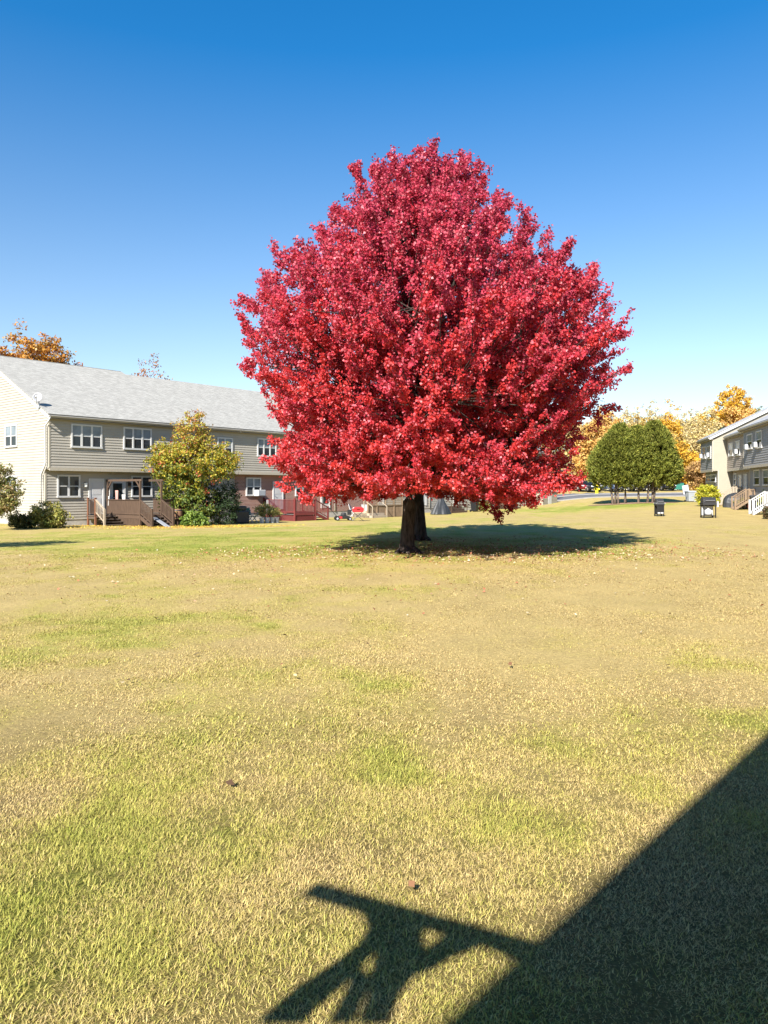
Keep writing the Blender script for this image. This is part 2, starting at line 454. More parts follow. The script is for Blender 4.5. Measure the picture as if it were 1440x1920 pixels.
# ------------------------------------------------------------------ the big red maple
def maple(name, label, loc, prof, off_x, nb, k_spray, k_leaf, seed, ls, trunk_r, fork_h, top, extra=None):
    r = np.random.default_rng(seed)
    zz, L, Rr = [np.array(a, float) for a in prof]; L = L*.88; Rr = Rr*.88; zz = zz.min()+(zz-zz.min())*.955
    root = thing(name, label, 'tree', loc)
    def rad(z, az):
        l = np.interp(z, zz, L); q = np.interp(z, zz, Rr)
        c = np.cos(az); m = (l+q)/2
        return np.where(c > 0, q*c*c+m*(1-c*c), l*c*c+m*(1-c*c))
    # bough tips spread over the crown surface and in its depth
    zlo, zhi = zz.min(), zz.max()
    zt = []; 
    while len(zt) < nb:
        z = r.uniform(zlo, zhi)
        if r.random() < .25+.75*np.interp(z, zz, (L+Rr)/2)/max(L.max(), Rr.max()): zt.append(z)
    zt = np.array(zt); az = r.uniform(0, 2*np.pi, nb)
    lay = r.random(nb)
    rho = np.where(lay < .62, r.uniform(.86, 1.07, nb), np.where(lay < .88, r.uniform(.6, .88, nb), r.uniform(.2, .6, nb)))
    lump = fbm(az*1.6+20, zt*.8, seed+3, 3)
    rho = rho*(.93+.14*lump)
    keep = lump > .17
    keep &= ~((zt < 2.1) & (rho < .8))
    spk = (r.random(nb) < .42) & (lay < .62)
    rho = np.where(spk, rho*1.09, rho)
    zt, az, rho, spk = zt[keep], az[keep], rho[keep], spk[keep]; n = len(zt)
    rd = rad(zt, az)*rho
    tip = np.stack([off_x+rd*np.cos(az), rd*np.sin(az), zt], 1)
    hf = np.clip((zt-zlo)/(zhi-zlo), 0, 1)
    out = np.stack([np.cos(az), np.sin(az), 0*az], 1)
    dirv = out*(1.0-.55*hf)[:, None]+np.array([0, 0, 1.0])*(.18+1.05*hf)[:, None]+r.normal(0, .22, (n, 3))
    low = hf < .10
    dirv[low, 2] = r.uniform(-.08, .3, low.sum())
    dirv = norm(dirv)
    blen = r.uniform(1.2, 2.5, n)*(.8+.35*hf)*np.where(spk, 1.2, 1)
    if extra is not None:
        ex, ed = [np.array(a, float) for a in extra]
        tip = np.concatenate([tip, ex]); dirv = np.concatenate([dirv, norm(ed)]); blen = np.concatenate([blen, r.uniform(.7, 1.1, len(ex))]); n = len(tip)
    base = tip-dirv*blen[:, None]
    base[:, 2] = np.maximum(base[:, 2], np.minimum(tip[:, 2]+.9, 2.0))
    dirv = norm(tip-base)
    brad = r.uniform(.17, .40, n)
    spike = spk
    if extra is not None: spike = np.concatenate([spike, np.ones(len(ex), bool)])
    brad = np.where(spike, r.uniform(.09, .16, n), brad)
    # sprays on boughs
    ns = n*k_spray
    bi = np.repeat(np.arange(n), k_spray)
    t = r.uniform(0, 1, ns)**.8
    rr = brad[bi]*(1-.86*t)*np.sqrt(r.random(ns))*1.25
    pd = rdir(r, ns); pd = norm(pd-dirv[bi]*np.sum(pd*dirv[bi], 1, keepdims=True))
    sp = base[bi]+dirv[bi]*(blen[bi]*t)[:, None]+pd*rr[:, None]
    sd = norm(dirv[bi]*1.0+pd*.55+r.normal(0, .25, (ns, 3))+np.array([0, 0, .25]))
    sl = r.uniform(.16, .34, ns)*np.where(spike[bi], .6, 1)
    si = np.repeat(np.arange(ns), k_leaf); nl = len(si)
    P = sp[si]+sd[si]*(sl[si]*r.random(nl))[:, None]+r.normal(0, .045, (nl, 3))
    T = norm(sd[si]*.5+rdir(r, nl)*.9+np.array([0, 0, -.55]))
    cen = np.array([off_x, 0, (zlo+zhi)*.42])
    N = norm(norm(P-cen)*.55+np.array([0, 0, .35])+rdir(r, nl)*.85)
    h = np.clip((P[:, 2]-zlo)/(zhi-zlo), 0, 1)
    crim = np.array([.56,.055,.095]); red = np.array([.62,.042,.048]); org = np.array([.70,.065,.055]); plum = np.array([.46,.05,.105]); rose = np.array([.60,.13,.16])
    u = r.random(nl); patch = np.repeat(r.random(n), k_spray)[si]
    s = np.clip(.12+h*.85+.5*(patch-.5)+.25*(u-.5), 0, 1)[:, None]
    col = np.where(s < .3, org*(1-s/.3)+red*(s/.3), np.where(s < .62, red*(1-(s-.3)/.32)+crim*((s-.3)/.32), crim*(1-(s-.62)/.38*.6)+plum*((s-.62)/.38*.6)))
    col = np.where((r.random(nl) < .20)[:, None], rose, col)
    col = col*r.uniform(.72, 1.2, nl)[:, None]
    V, Q, C = leaf_arrays(P, T, N, r.uniform(.75, 1.25, nl)*ls, r.uniform(.7, 1.1, nl)*ls, col, .18)
    np_mesh('crown', V, Q, M['leaf_maple'], root, C)
    # trunk
    mb = MB()
    pts, rs = [], []
    for k in range(10):
        z = -.12+(fork_h+.12)*k/9
        fl = math.exp(-(z+.1)*3.2)
        pts.append((.04*math.sin(z*1.7+seed), .03*math.sin(z*1.1), z)); rs.append(trunk_r*(1-.12*k/9)+.07*fl*trunk_r/.2)
    mb.tube(pts, rs, 16)
    # surface roots
    for k in range(6):
        a = k*1.05+.3*seed
        mb.tube([(trunk_r*.8*math.cos(a), trunk_r*.8*math.sin(a), .14), (trunk_r*1.7*math.cos(a), trunk_r*1.7*math.sin(a), .03), (trunk_r*2.6*math.cos(a+.2), trunk_r*2.6*math.sin(a+.2), -.05)], [.09, .065, .02], 7)
    mb.build('trunk', M['bark_maple'], root, smooth=True)
    # limbs and branches
    mb = MB()
    limb_pts = []
    nlimb = 15
    for k in range(nlimb):
        a = 2*math.pi*(k*.381966)*1.0; lv = k/(nlimb-1)
        z0 = fork_h*(.8+.2*lv)+lv*2.0
        zt_ = 3.0+lv*(top-4.2)
        rt = float(rad(zt_, a))*(.62 if lv < .85 else .4)
        p0 = Vector((0, 0, min(z0, fork_h))); p3 = Vector((off_x+rt*math.cos(a), rt*math.sin(a), zt_))
        pl = []
        for q in range(7):
            f = q/6
            xy = p0.lerp(p3, f**1.15)
            z = p0.z+(p3.z-p0.z)*(f**.8)
            pl.append(Vector((xy.x+.12*math.sin(q*2+k), xy.y+.12*math.cos(q*1.7+k), z)))
        mb.tube(pl, [trunk_r*.5*(1-.85*q/6)+.012 for q in range(7)], 8)
        limb_pts += pl[2:]
    LP = np.array([tuple(p) for p in limb_pts])
    for i in range(n):
        d = np.linalg.norm(LP-base[i], axis=1)+np.where(LP[:, 2] > base[i][2], .35, 0)
        p0 = Vector(LP[d.argmin()]); p1 = Vector(base[i]); p2 = Vector(tip[i])
        midp = p0.lerp(p1, .5); midp.z = max(midp.z, min(p0.z, 2.0)*.5+p1.z*.5)+.05
        mb.tube([p0, midp, p1, p1.lerp(p2, .55), p2], [.022, .018, .013, .009, .004], 5, cap=False)
    mb.build('limb', M['bark_maple'], root, smooth=True)
    return root

prof = ([1.5, 1.9, 2.4, 2.9, 3.6, 4.4, 5.2, 5.9, 6.7, 7.4, 8.2, 9.0, 9.75, 10.5, 11.2, 11.9],
        [4.4, 4.65, 4.6, 4.45, 4.45, 4.7, 5.1, 5.4, 5.4, 5.35, 4.95, 4.25, 3.1, 2.5, 1.9, .7],
        [3.0, 4.3, 4.5, 4.7, 5.0, 5.3, 5.5, 5.7, 5.7, 5.25, 4.75, 3.9, 3.0, 2.1, 1.6, .5])
mx_, my_, mz_ = gat(765, 1037)
XT = [(3.0, 2.3, .85), (2.85, 2.2, 1.1), (3.25, 2.4, 1.1), (3.4, 2.2, 1.25), (2.6, 2.4, 1.3), (3.0, 2.5, 1.45), (3.4, 2.6, 1.5), (2.7, 2.3, 1.65), (3.7, 2.4, 1.6)]
XD = [(.1, -.1, -1), (.2, 0, -1), (-.3, 0, -1), (.3, .1, -.9), (.5, 0, -.8), (-.5, 0, -.8), (.1, -.2, -1), (.4, 0, -.6), (-.3, 0, -.6)]
for px, py, dx, dz in ((658, 288, -.25, 1), (735, 272, .0, 1), (748, 285, .1, 1), (815, 260, .05, 1), (838, 285, .1, 1), (882, 278, .15, 1), (905, 300, .3, 1), (966, 352, .25, 1), (1003, 405, .5, 1),
                       (622, 370, -.4, 1), (600, 432, -.5, 1), (505, 448, -.5, .9), (540, 442, -.4, 1), (466, 520, -.7, .7), (446, 545, -.9, .5), (450, 600, -1, .4), (442, 652, -1, .2),
                       (1086, 446, .8, .7), (1140, 494, .8, .7), (1146, 510, .8, .7), (1180, 575, 1, .45), (1186, 614, 1, .3), (1172, 665, 1, .3), (1178, 742, 1, .2), (1120, 560, .8, .5), (1060, 460, .6, .8), (700, 290, -.1, 1), (716, 279, 0, 1), (762, 296, 0, 1), (790, 284, 0, 1), (856, 282, .1, 1), (870, 275, .1, 1), (896, 284, .15, 1), (920, 318, .3, 1), (942, 348, .3, 1), (672, 300, -.2, 1), (575, 450, -.4, 1), (490, 490, -.6, .8), (1105, 500, .8, .7), (1160, 640, 1, .3)):
    XT.append(((px-768)*.01528*.95, random.uniform(-.8, .8), CAMZ+(HY-py)*.01528-.32)); XD.append((dx, 0, dz))
maple('maple_tree', 'big round crimson maple in full autumn colour, its thicker trunk the nearer of the two', (mx_, my_, mz_), prof, .5, 1300, 12, 32, 5, .072, .20, 2.3, 11.8, extra=(XT, XD))
p2 = ([1.7, 2.4, 3.6, 5.2, 6.7, 8.2, 9.2, 10.2], [3.4, 3.9, 4.2, 4.4, 4.2, 3.5, 2.5, .6], [3.0, 4.0, 4.4, 4.6, 4.3, 3.4, 2.4, .5])
mx2, my2, mz2 = gat(787, 1013)
maple('maple_tree', 'slimmer red maple whose trunk stands just behind the thicker maple trunk', (mx2, my2, mz2), p2, .5, 260, 10, 28, 8, .12, .205, 2.5, 10)

# ------------------------------------------------------------------ generic broadleaf trees and shrubs
def leafy(name, label, cat, loc, blobs, n_clump, k_leaf, ls, colfn, seed, trunk=None, leafmat='leaf', clump_r=.3, group=None, bark_m='bark_maple', droop=-.4, limbs=True, rz=0, hollow=.45):
    """blobs: list of (cx,cy,cz,rx,ry,rz) ellipsoids the crown fills"""
    r = np.random.default_rng(seed)
    root = thing(name, label, cat, loc, rz, group)
    B = np.array(blobs, float)
    vol = B[:, 3]*B[:, 4]*B[:, 5]; w = vol**.67; w /= w.sum()
    bi = r.choice(len(B), n_clump, p=w)
    d = rdir(r, n_clump); q = hollow+(1-hollow)*r.random(n_clump)**.6
    q = np.minimum(q*(1+.16*r.normal(size=n_clump)), 1.08)
    cp = B[bi, :3]+d*B[bi, 3:]*q[:, None]
    cp = cp[cp[:, 2] > .06]; n_clump = len(cp)
    ci = np.repeat(np.arange(n_clump), k_leaf); nl = len(ci)
    cr = clump_r*r.uniform(.6, 1.35, n_clump)
    P = cp[ci]+rdir(r, nl)*(cr[ci]*r.random(nl)**.5)[:, None]*np.array([1, 1, .75])
    P[:, 2] = np.maximum(P[:, 2], .02)
    cen = (B[:, :3]*w[:, None]).sum(0)
    N = norm(norm(P-cen)*.6+np.array([0, 0, .45])+rdir(r, nl)*.8)
    T = norm(rdir(r, nl)+np.array([0, 0, droop]))
    col = colfn(r, P, np.repeat(r.random(n_clump), k_leaf), nl)
    V, Q, C = leaf_arrays(P, T, N, r.uniform(.7, 1.3, nl)*ls, r.uniform(.45, .8, nl)*ls, col, .15)
    np_mesh('crown' if trunk else 'foliage', V, Q, M[leafmat], root, C)
    mb = MB()
    if trunk:
        tr, th = trunk
        mb.tube([(0, 0, -.1), (.02, .01, .25*th), (.05*th, -.02*th, .6*th), (cen[0]*.7, cen[1]*.7, th), (cen[0], cen[1], max(cen[2], th+.3))], [tr*1.35, tr, tr*.85, tr*.65, tr*.3], 9)
        mb.build('trunk', M[bark_m], root, smooth=True)
        mb = MB()
    if limbs:
        z0 = trunk[1]*.7 if trunk else .05
        for i in range(min(26, n_clump)):
            p = Vector(cp[(i*37) % n_clump]); b = Vector((cen[0]*.3, cen[1]*.3, min(z0+.1*i*(trunk[1]*.12 if trunk else 0), p.z)))
            mdl = b.lerp(p, .5)+Vector((0, 0, .08*p.z))
            rr_ = (trunk[0]*.35 if trunk else .018)
            mb.tube([b, mdl, p], [rr_, rr_*.6, rr_*.2], 5, cap=False)
        mb.build('limb' if trunk else 'stem', M[bark_m], root, smooth=True)
    return root

def pal(cols, w=None, jit=.2):
    return lambda r, P, c, n: palette(r, n, cols, w, jit)
def pal_clump(cols, jit=.2, bright=.35):
    """each clump keeps mostly one colour of the list"""
    cc = np.array(cols, float)
    def f(r, P, c, n):
        i = np.clip((c*len(cc)+r.normal(0, .5, n)), 0, len(cc)-.01).astype(int)
        return cc[i]*r.uniform(1-jit, 1+jit, n)[:, None]
    return f

YEL = [(.56,.40,.03), (.46,.36,.03), (.30,.29,.03), (.60,.34,.04), (.50,.20,.04)]
def dog_col(r, P, c, n):
    """ornamental tree: leaf green low, gold in the middle, red-orange at the top"""
    z = P[:, 2]+r.normal(0, .8, n)
    g = palette(r, n, [(.10,.16,.035), (.16,.20,.03), (.24,.25,.04)])
    y = palette(r, n, [(.36,.34,.035), (.44,.37,.03), (.25,.26,.03), (.46,.29,.04), (.20,.22,.03)])
    o = palette(r, n, [(.46,.34,.05), (.42,.16,.05), (.44,.38,.06), (.34,.31,.05), (.46,.26,.06)])
    t = np.where(z < 2.9, 0, np.where(z < 5.1, 1, 2))
    res = np.where((t == 0)[:, None], g, np.where((t == 1)[:, None], y, o))
    red = (c > .95)
    res = np.where((red & (r.random(n) < .6))[:, None], palette(r, n, [(.36,.05,.04), (.45,.14,.05)]), res)
    return res

def place_l(px, yl):
    """point of left-row local depth yl under a photo column"""
    u = (px-CX)/F; c, s = math.cos(HL_A), math.sin(HL_A)
    D = (yl + (-s*HL_O[0]+c*HL_O[1]))/(-s*u+c)
    return u*D, D, float(zg(u*D, D))

x, y, z = place_l(362, -3.6)
sc = y/1420
leafy('ornamental_tree', 'mid-sized tree turning yellow, red and green before the pale siding', 'tree', (x, y, z),
      [(0, 0, 3.9, 2.35, 2.0, 1.5), (-.8, -.2, 3.6, 1.9, 1.5, 1.2), (1.2, .1, 3.8, 1.55, 1.4, 1.2), (-.1, 0, 5.3, 1.25, 1.2, 1.25), (.15, 0, 6.4, .55, .5, .8), (-1.9, 0, 3.7, .9, .8, .7), (2.1, 0, 3.9, .8, .8, .7), (-.5, 0, 2.2, 1.5, 1.3, 1.3), (-1.5, 0, 4.4, 1.2, 1.1, .9), (.2, 0, 1.2, 1.5, 1.2, 1.1), (-.9, -.2, 1.6, 1.2, 1.0, 1.2)],
      820, 28, .15, dog_col, 3, trunk=(.09, 2.0), clump_r=.34)
x, y, z = place_l(408, -4.0)
leafy('shrub', 'tall dark green shrub at the right foot of the yellowing tree', 'shrub', (x, y, z),
      [(0, 0, 1.2, 1.35, 1.1, 1.35), (-.6, 0, 1.7, 1.0, .9, 1.0), (.7, .1, 1.6, .75, .8, 1.15)], 330, 24, .11,
      pal([(.035,.06,.025), (.05,.085,.03), (.025,.045,.02)]), 4, leafmat='leaf_matte', clump_r=.26)
x, y, z = place_l(363, -5.2)
leafy('shrub', 'low bright green broad leaved bush under the yellowing tree', 'shrub', (x, y, z),
      [(0, 0, .42, .62, .5, .5), (-.35, 0, .3, .4, .4, .35), (.4, 0, .3, .45, .4, .3)], 110, 18, .16,
      pal([(.17,.25,.04), (.25,.33,.06), (.10,.17,.03)]), 5, clump_r=.2)
x, y, z = place_l(92, -1.6)
leafy('shrub', 'round green and yellow bush at the corner of the pale house', 'shrub', (x, y, z),
      [(0, 0, .72, .95, .8, .72), (.35, 0, .5, .7, .7, .5), (-.45, -.1, .5, .6, .6, .5)], 260, 22, .13,
      pal_clump([(.22,.25,.05), (.32,.32,.07), (.42,.38,.09), (.16,.18,.04), (.30,.24,.07)]), 6, clump_r=.2)
x, y, z = place_l(38, -1.0)
leafy('shrub', 'small dark bush left of the rounder corner bush', 'shrub', (x, y, z),
      [(0, 0, .42, .62, .6, .5), (.35, 0, .3, .4, .5, .36)], 130, 18, .12,
      pal([(.05,.06,.02), (.08,.09,.025), (.13,.13,.04)]), 7, leafmat='leaf_matte', clump_r=.2)
x, y, z = place_l(-4, -2.2)
leafy('small_tree', 'small tree with olive and bronze leaves at the left edge', 'tree', (x, y, z),
      [(0, 0, 1.9, 1.35, 1.1, .9), (.3, 0, 1.3, .8, .8, .5), (-.2, 0, 2.9, .9, .8, .7)], 260, 20, .14,
      pal_clump([(.22,.22,.06), (.32,.28,.09), (.17,.19,.05), (.34,.24,.10)]), 8, trunk=(.05, 1.2), clump_r=.26)
# the tree just outside the left edge whose shadow lies on the lawn
leafy('small_tree', 'leafy tree beyond the left edge that shades the lawn there', 'tree', (-14.95, 23.6, float(zg(-14.95, 23.6))),
      [(0, 0, 3.0, 1.9, 1.5, .95), (.6, 0, 2.7, 1.5, 1.3, .7)], 260, 22, .14, pal([(.12,.15,.03), (.30,.2,.05)]), 9, trunk=(.09, 1.8), clump_r=.32)

# trees behind the left row
ORG = [(.52,.22,.035), (.60,.30,.05), (.42,.17,.03), (.50,.28,.05), (.34,.20,.05)]
def bg_tree(name, label, px, topy, D, rad, cols, seed, squash=1.0, group=None, n=230, k=16, ls=.34, base_z=None, cr=.75, bark_m='bark_maple', lowfrac=.25, hollow=.4):
    x, y, z = gD(px, D)
    if base_z is not None: z = base_z
    H = CAMZ+(HY-topy)/F*D-z
    r = np.random.default_rng(seed)
    zc = H*(.5+lowfrac*.5); rz_ = H*(.5-lowfrac*.5)
    bl = [(0, 0, zc, rad*.8, rad*.8, rz_*.97)]
    for k_ in range(6):
        a = r.uniform(0, 6.28); f = r.uniform(-.6, .55)
        bl.append((math.cos(a)*rad*.45, math.sin(a)*rad*.45, zc+f*rz_, rad*.62, rad*.62, rz_*.34))
    return leafy(name, label, 'tree', (x, y, z), bl, n, int(k*(2.3 if cr > .6 else 1.9)), ls, pal_clump(cols), seed, trunk=(max(.12, rad*.05), H*.45), clump_r=cr, leafmat='leaf', group=group, bark_m=bark_m, hollow=hollow)
G1 = 'autumn trees behind the left house row'
bg_tree('broadleaf_tree', 'tall orange tree rising over the ridge at the far left', 46, 612, 84, 4.3, ORG, 20, group=G1, n=760)
bg_tree('broadleaf_tree', 'orange tree cut by the left frame edge above the roof', -8, 640, 82, 3.4, ORG, 21, group=G1, n=500)
bg_tree('broadleaf_tree', 'low rusty orange treetop just showing over the roof ridge', 133, 672, 88, 2.6, [(.48,.17,.04), (.36,.13,.04), (.45,.24,.05), (.12,.14,.05)], 22, group=G1, n=420)
bg_tree('broadleaf_tree', 'thin reddish brown treetop behind the lower roof ridge', 285, 664, 96, 3.8, [(.34,.13,.06), (.40,.20,.07), (.30,.16,.08)], 23, group=G1, n=330, k=11, ls=.28)

# treeline at the right
GOLD = [(.72,.44,.05), (.66,.38,.04), (.78,.52,.08), (.58,.34,.05)]
TAN = [(.64,.50,.23), (.58,.45,.20), (.70,.56,.29), (.52,.40,.18), (.62,.48,.16)]
OGD = [(.70,.42,.11), (.64,.36,.10), (.74,.48,.15), (.60,.38,.12)]
OLV = [(.28,.26,.07), (.36,.30,.08), (.24,.22,.07)]
CON = [(.035,.06,.035), (.05,.08,.04)]
G2 = 'autumn trees across the road'
tl = [
 ('broadleaf_tree', 'orange gold tree showing right of the maple crown', 1130, 762, 124, 3.9, OGD, 200, 16, .36, .25),
 ('broadleaf_tree', 'pale orange tree left of the evergreens, beyond the road', 1158, 780, 118, 3.2, OGD, 170, 15, .36, .1),
 ('birch_tree', 'thin pale yellow birch behind the left evergreen top', 1180, 752, 138, 2.6, TAN, 90, 12, .32, .15),
 ('broadleaf_tree', 'ochre tree between two pale birches', 1205, 768, 128, 3.0, [(.62,.42,.08), (.56,.36,.09), (.5,.38,.14)], 150, 14, .35, .1),
 ('birch_tree', 'tallest half bare tan birch above the evergreens', 1229, 742, 144, 2.5, TAN, 85, 11, .32, .15),
 ('broadleaf_tree', 'narrow golden tree rising right of the evergreen peak', 1257, 752, 132, 2.5, GOLD, 150, 14, .35, .05),
 ('birch_tree', 'sparse tan tree left of the pale trunked birch', 1282, 744, 146, 2.9, TAN, 95, 11, .32, .1),
 ('birch_tree', 'tan leaved birch with a pale trunk showing', 1304, 748, 134, 2.6, TAN, 90, 11, .32, .12),
 ('birch_tree', 'dense beige tree left of the tall golden crown', 1332, 752, 132, 3.0, TAN, 150, 13, .33, .02),
 ('broadleaf_tree', 'tallest golden yellow crown over the grey house roof', 1366, 722, 142, 4.4, GOLD, 230, 17, .38, .25),
 ('broadleaf_tree', 'orange gold tree just above the right roof slope', 1394, 752, 138, 3.9, OGD, 170, 15, .36, .2),
 ('broadleaf_tree', 'olive green treetop at the far right over the roof', 1414, 746, 150, 3.4, OLV, 150, 14, .36, .2),
 ('conifer_tree', 'dark conifer peeking between tan trees at the roof slope', 1361, 796, 128, 1.7, CON, 130, 16, .3, .05),
 ('broadleaf_tree', 'bright yellow low tree between evergreens and house', 1291, 842, 116, 3.4, GOLD, 230, 16, .34, .02),
 ('broadleaf_tree', 'small golden tree right behind the evergreen cluster', 1262, 822, 114, 2.2, GOLD, 130, 15, .34, .02),
 ('broadleaf_tree', 'rust brown undergrowth tree beside the grey house wall', 1312, 862, 108, 2.2, [(.46,.27,.09), (.55,.35,.12), (.36,.20,.08)], 150, 15, .3, .02),
 ('broadleaf_tree', 'ochre tree between the two pale tan birches, lower', 1243, 790, 122, 2.7, [(.60,.44,.14), (.52,.38,.15), (.66,.46,.12)], 150, 14, .34, .02),
 ('birch_tree', 'wide tan tree behind the yellow low tree', 1318, 775, 122, 3.2, TAN, 190, 13, .33, .02),
 ('broadleaf_tree', 'golden brown tree behind the left half of the evergreens', 1105, 800, 126, 3.6, OGD, 150, 14, .36, .05),
 ('broadleaf_tree', 'ochre tree hidden low behind the evergreens', 1185, 810, 116, 3.4, [(.58,.38,.10), (.5,.33,.10)], 150, 14, .35, .02)]
for i, (nm, lb, px, ty, D, rd_, cols, n, k, ls, lf) in enumerate(tl):
    cols = [(a*.96, b*.98, c*1.0) for a, b, c in cols]
    n = int(n*2.1)
    bare = nm == 'birch_tree'
    bg_tree(nm, lb, px, ty, D, rd_, cols, 40+i, group=G2, n=n, k=k, ls=ls, lowfrac=lf, cr=.62 if not bare else .55,
            bark_m='bark_pale' if bare else 'bark_maple', hollow=.25)
# far wood that closes the view between the trunks
def far_wood():
    r = np.random.default_rng(99); n = 42000
    x = r.uniform(12, 105, n); y = r.uniform(150, 168, n)
    top = 10+8*fbm(x*.16, y*.05, 5)
    z = zg(x, y)+r.random(n)**.8*top
    P = np.stack([x, y, z], 1)
    col = palette(r, n, [(.54,.42,.18), (.46,.35,.15), (.58,.40,.11), (.40,.31,.14), (.30,.26,.11)])
    V, Q, C = leaf_arrays(P, rdir(r, n)+np.array([0, 0, .4]), rdir(r, n), r.uniform(.5, 1.0, n), r.uniform(.3, .6, n), col)
    tag(np_mesh('far_wood', V, Q, M['leaf_matte'], None, C), 'far autumn wood seen between the nearer trees', 'wood', kind='stuff')
far_wood()

# ------------------------------------------------------------------ evergreens (arborvitae) on the island
def cedar(label, px, topy, rad, seed, stems, D=77.0, bot=904, basey=942):
    r = np.random.default_rng(seed)
    x, y, z = gD(px, D)
    z = float(zg(x, y))
    H = CAMZ+(HY-topy)/F*D-z; hb = CAMZ-(bot-HY)/F*D-z
    root = thing('evergreen_tree', label, 'tree', (x, y, z), 0, 'evergreens clustered on the lawn')
    n = 1700
    t = r.random(n)
    prof = np.interp(t, [0, .12, .35, .6, .8, .93, 1], [.72, .98, 1, .84, .56, .28, .03])*rad
    az = r.uniform(0, 6.283, n)
    q = (1-.45*r.random(n)**1.6)*(1+.07*r.normal(size=n))*(.80+.38*fbm(az*2.6+seed, t*9, seed, 2))
    cp = np.stack([np.cos(az)*prof*q, np.sin(az)*prof*q, hb+(H-hb)*t+(1-t)**3*2.2*(fbm(az*2.2, 0*az, seed+9, 3)-.55)], 1)
    k = 15; ci = np.repeat(np.arange(n), k); nl = n*k
    ax = norm(np.stack([np.cos(az)*.65, np.sin(az)*.65, .55+0*az], 1)+r.normal(0, .25, (n, 3)))
    P = cp[ci]+ax[ci]*r.uniform(-.05, .32, nl)[:, None]+r.normal(0, .07, (nl, 3))
    T = norm(ax[ci]+rdir(r, nl)*.55)
    N = norm(np.stack([np.cos(az), np.sin(az), 0*az], 1)[ci]*.7+rdir(r, nl)*.7)
    cl = np.repeat(np.clip(.5*r.random(n)+1.1*fbm(az*3, t*11, seed+5, 2)-.25, 0, 1), k)
    col = palette(r, nl, [(.15,.165,.026), (.195,.20,.03), (.115,.135,.022), (.23,.225,.04)])*(.6+.75*cl)[:, None]
    V, Q, C = leaf_arrays(P, T, N, r.uniform(.16, .3, nl), r.uniform(.07, .13, nl), col, .1)
    np_mesh('crown', V, Q, M['leaf_cedar'], root, C)
    for (dpx, lean) in stems:
        mb = MB(); dx = dpx*D/F
        mb.tube([(dx, -.2, -.1), (dx+lean*.3, -.15, .8), (dx+lean, 0, hb+.3), (dx*.3+lean*.5, 0, hb+(H-hb)*.5)], [.14, .105, .09, .03], 9)
        mb.build('trunk', M['bark_cedar'], root, smooth=True)
cedar('evergreen at the left end of the cluster, low and wide', 1143, 822, 1.95, 61, [(5, -.25), (9, .1)])
cedar('rounded evergreen second from the left of the cluster', 1163, 799, 2.15, 62, [(-5, -.1), (8, .1)])
cedar('evergreen in the middle of the cluster, with a gap at its top', 1193, 805, 2.1, 63, [(3, .05)])
cedar('tallest pointed evergreen of the cluster', 1227, 793, 2.05, 64, [(-14, .2), (-5, .1)])
cedar('evergreen at the right end of the cluster, by the trash bin', 1246, 838, 1.45, 65, [(-22, .35)], 77.5)

# ------------------------------------------------------------------ houses
PITCH = .4961
def clap(mb, P, z0, z1, rng, lip=.032, step=.16, m=0):
    """lapped boards; P(u, out, z) places a point, rng(z) gives the u interval"""
    z = z0
    while z < z1-.01:
        zb = min(z+step, z1)
        a0, b0 = rng(z); a1, b1 = rng(zb-.001)
        if b0-a0 > .05:
            if b1-a1 < .02: a1 = b1 = (a0+b0)/2
            mb.face([P(a0, lip, z), P(b0, lip, z), P(b1, .003, zb), P(a1, .003, zb)], m)
            mb.face([P(a0, .003, z), P(b0, .003, z), P(b0, lip, z), P(a0, lip, z)], m)
        z = zb

def window(root, x0, x1, z0, z1, y, n=2, upper='glass_blind', lower='glass_dark', out=-1, frame='trim', label=None, side=None):
    """frame standing proud of a wall lying in local x (side None) or local y (side = x of the wall, out its sign)"""
    f, g = MB(), MB()
    t = .075; d0, d1 = .0, .085
    def bx(mb, u0, u1, w0, w1, a, b, m=0):
        if side is None:
            ya, yb = y+out*a, y+out*b
            mb.box((u0, min(ya, yb), w0), (u1, max(ya, yb), w1), m)
        else:
            xa, xb = side+out*a, side+out*b
            mb.box((min(xa, xb), u0, w0), (max(xa, xb), u1, w1), m)
    bx(f, x0-.02, x1+.02, z1-t, z1+.02, d0, d1); bx(f, x0-.03, x1+.03, z0-.03, z0+t, d0, d1+.025)
    bx(f, x0-.02, x0+t, z0+t, z1-t, d0, d1); bx(f, x1-t, x1+.02, z0+t, z1-t, d0, d1)
    w = (x1-x0)/n; zm = z0+(z1-z0)*.50
    for k in range(n):
        a, b = x0+k*w+(t if k == 0 else t*.75), x0+(k+1)*w-(t if k == n-1 else t*.75)
        if k: bx(f, x0+k*w-t*.75, x0+k*w+t*.75, z0+t, z1-t, d0, d1-.008)
        bx(f, a, b, zm-.028, zm+.028, d0, d1-.03)
        bx(g, a, b, z0+t, zm-.028, d0, .035, 1); bx(g, a, b, zm+.028, z1-t, d0, .048, 0)
    fo = f.build('window', M[frame], root)
    g.build('pane', [M[upper], M[lower]], fo)
    if label: fo['label'] = label
    return fo

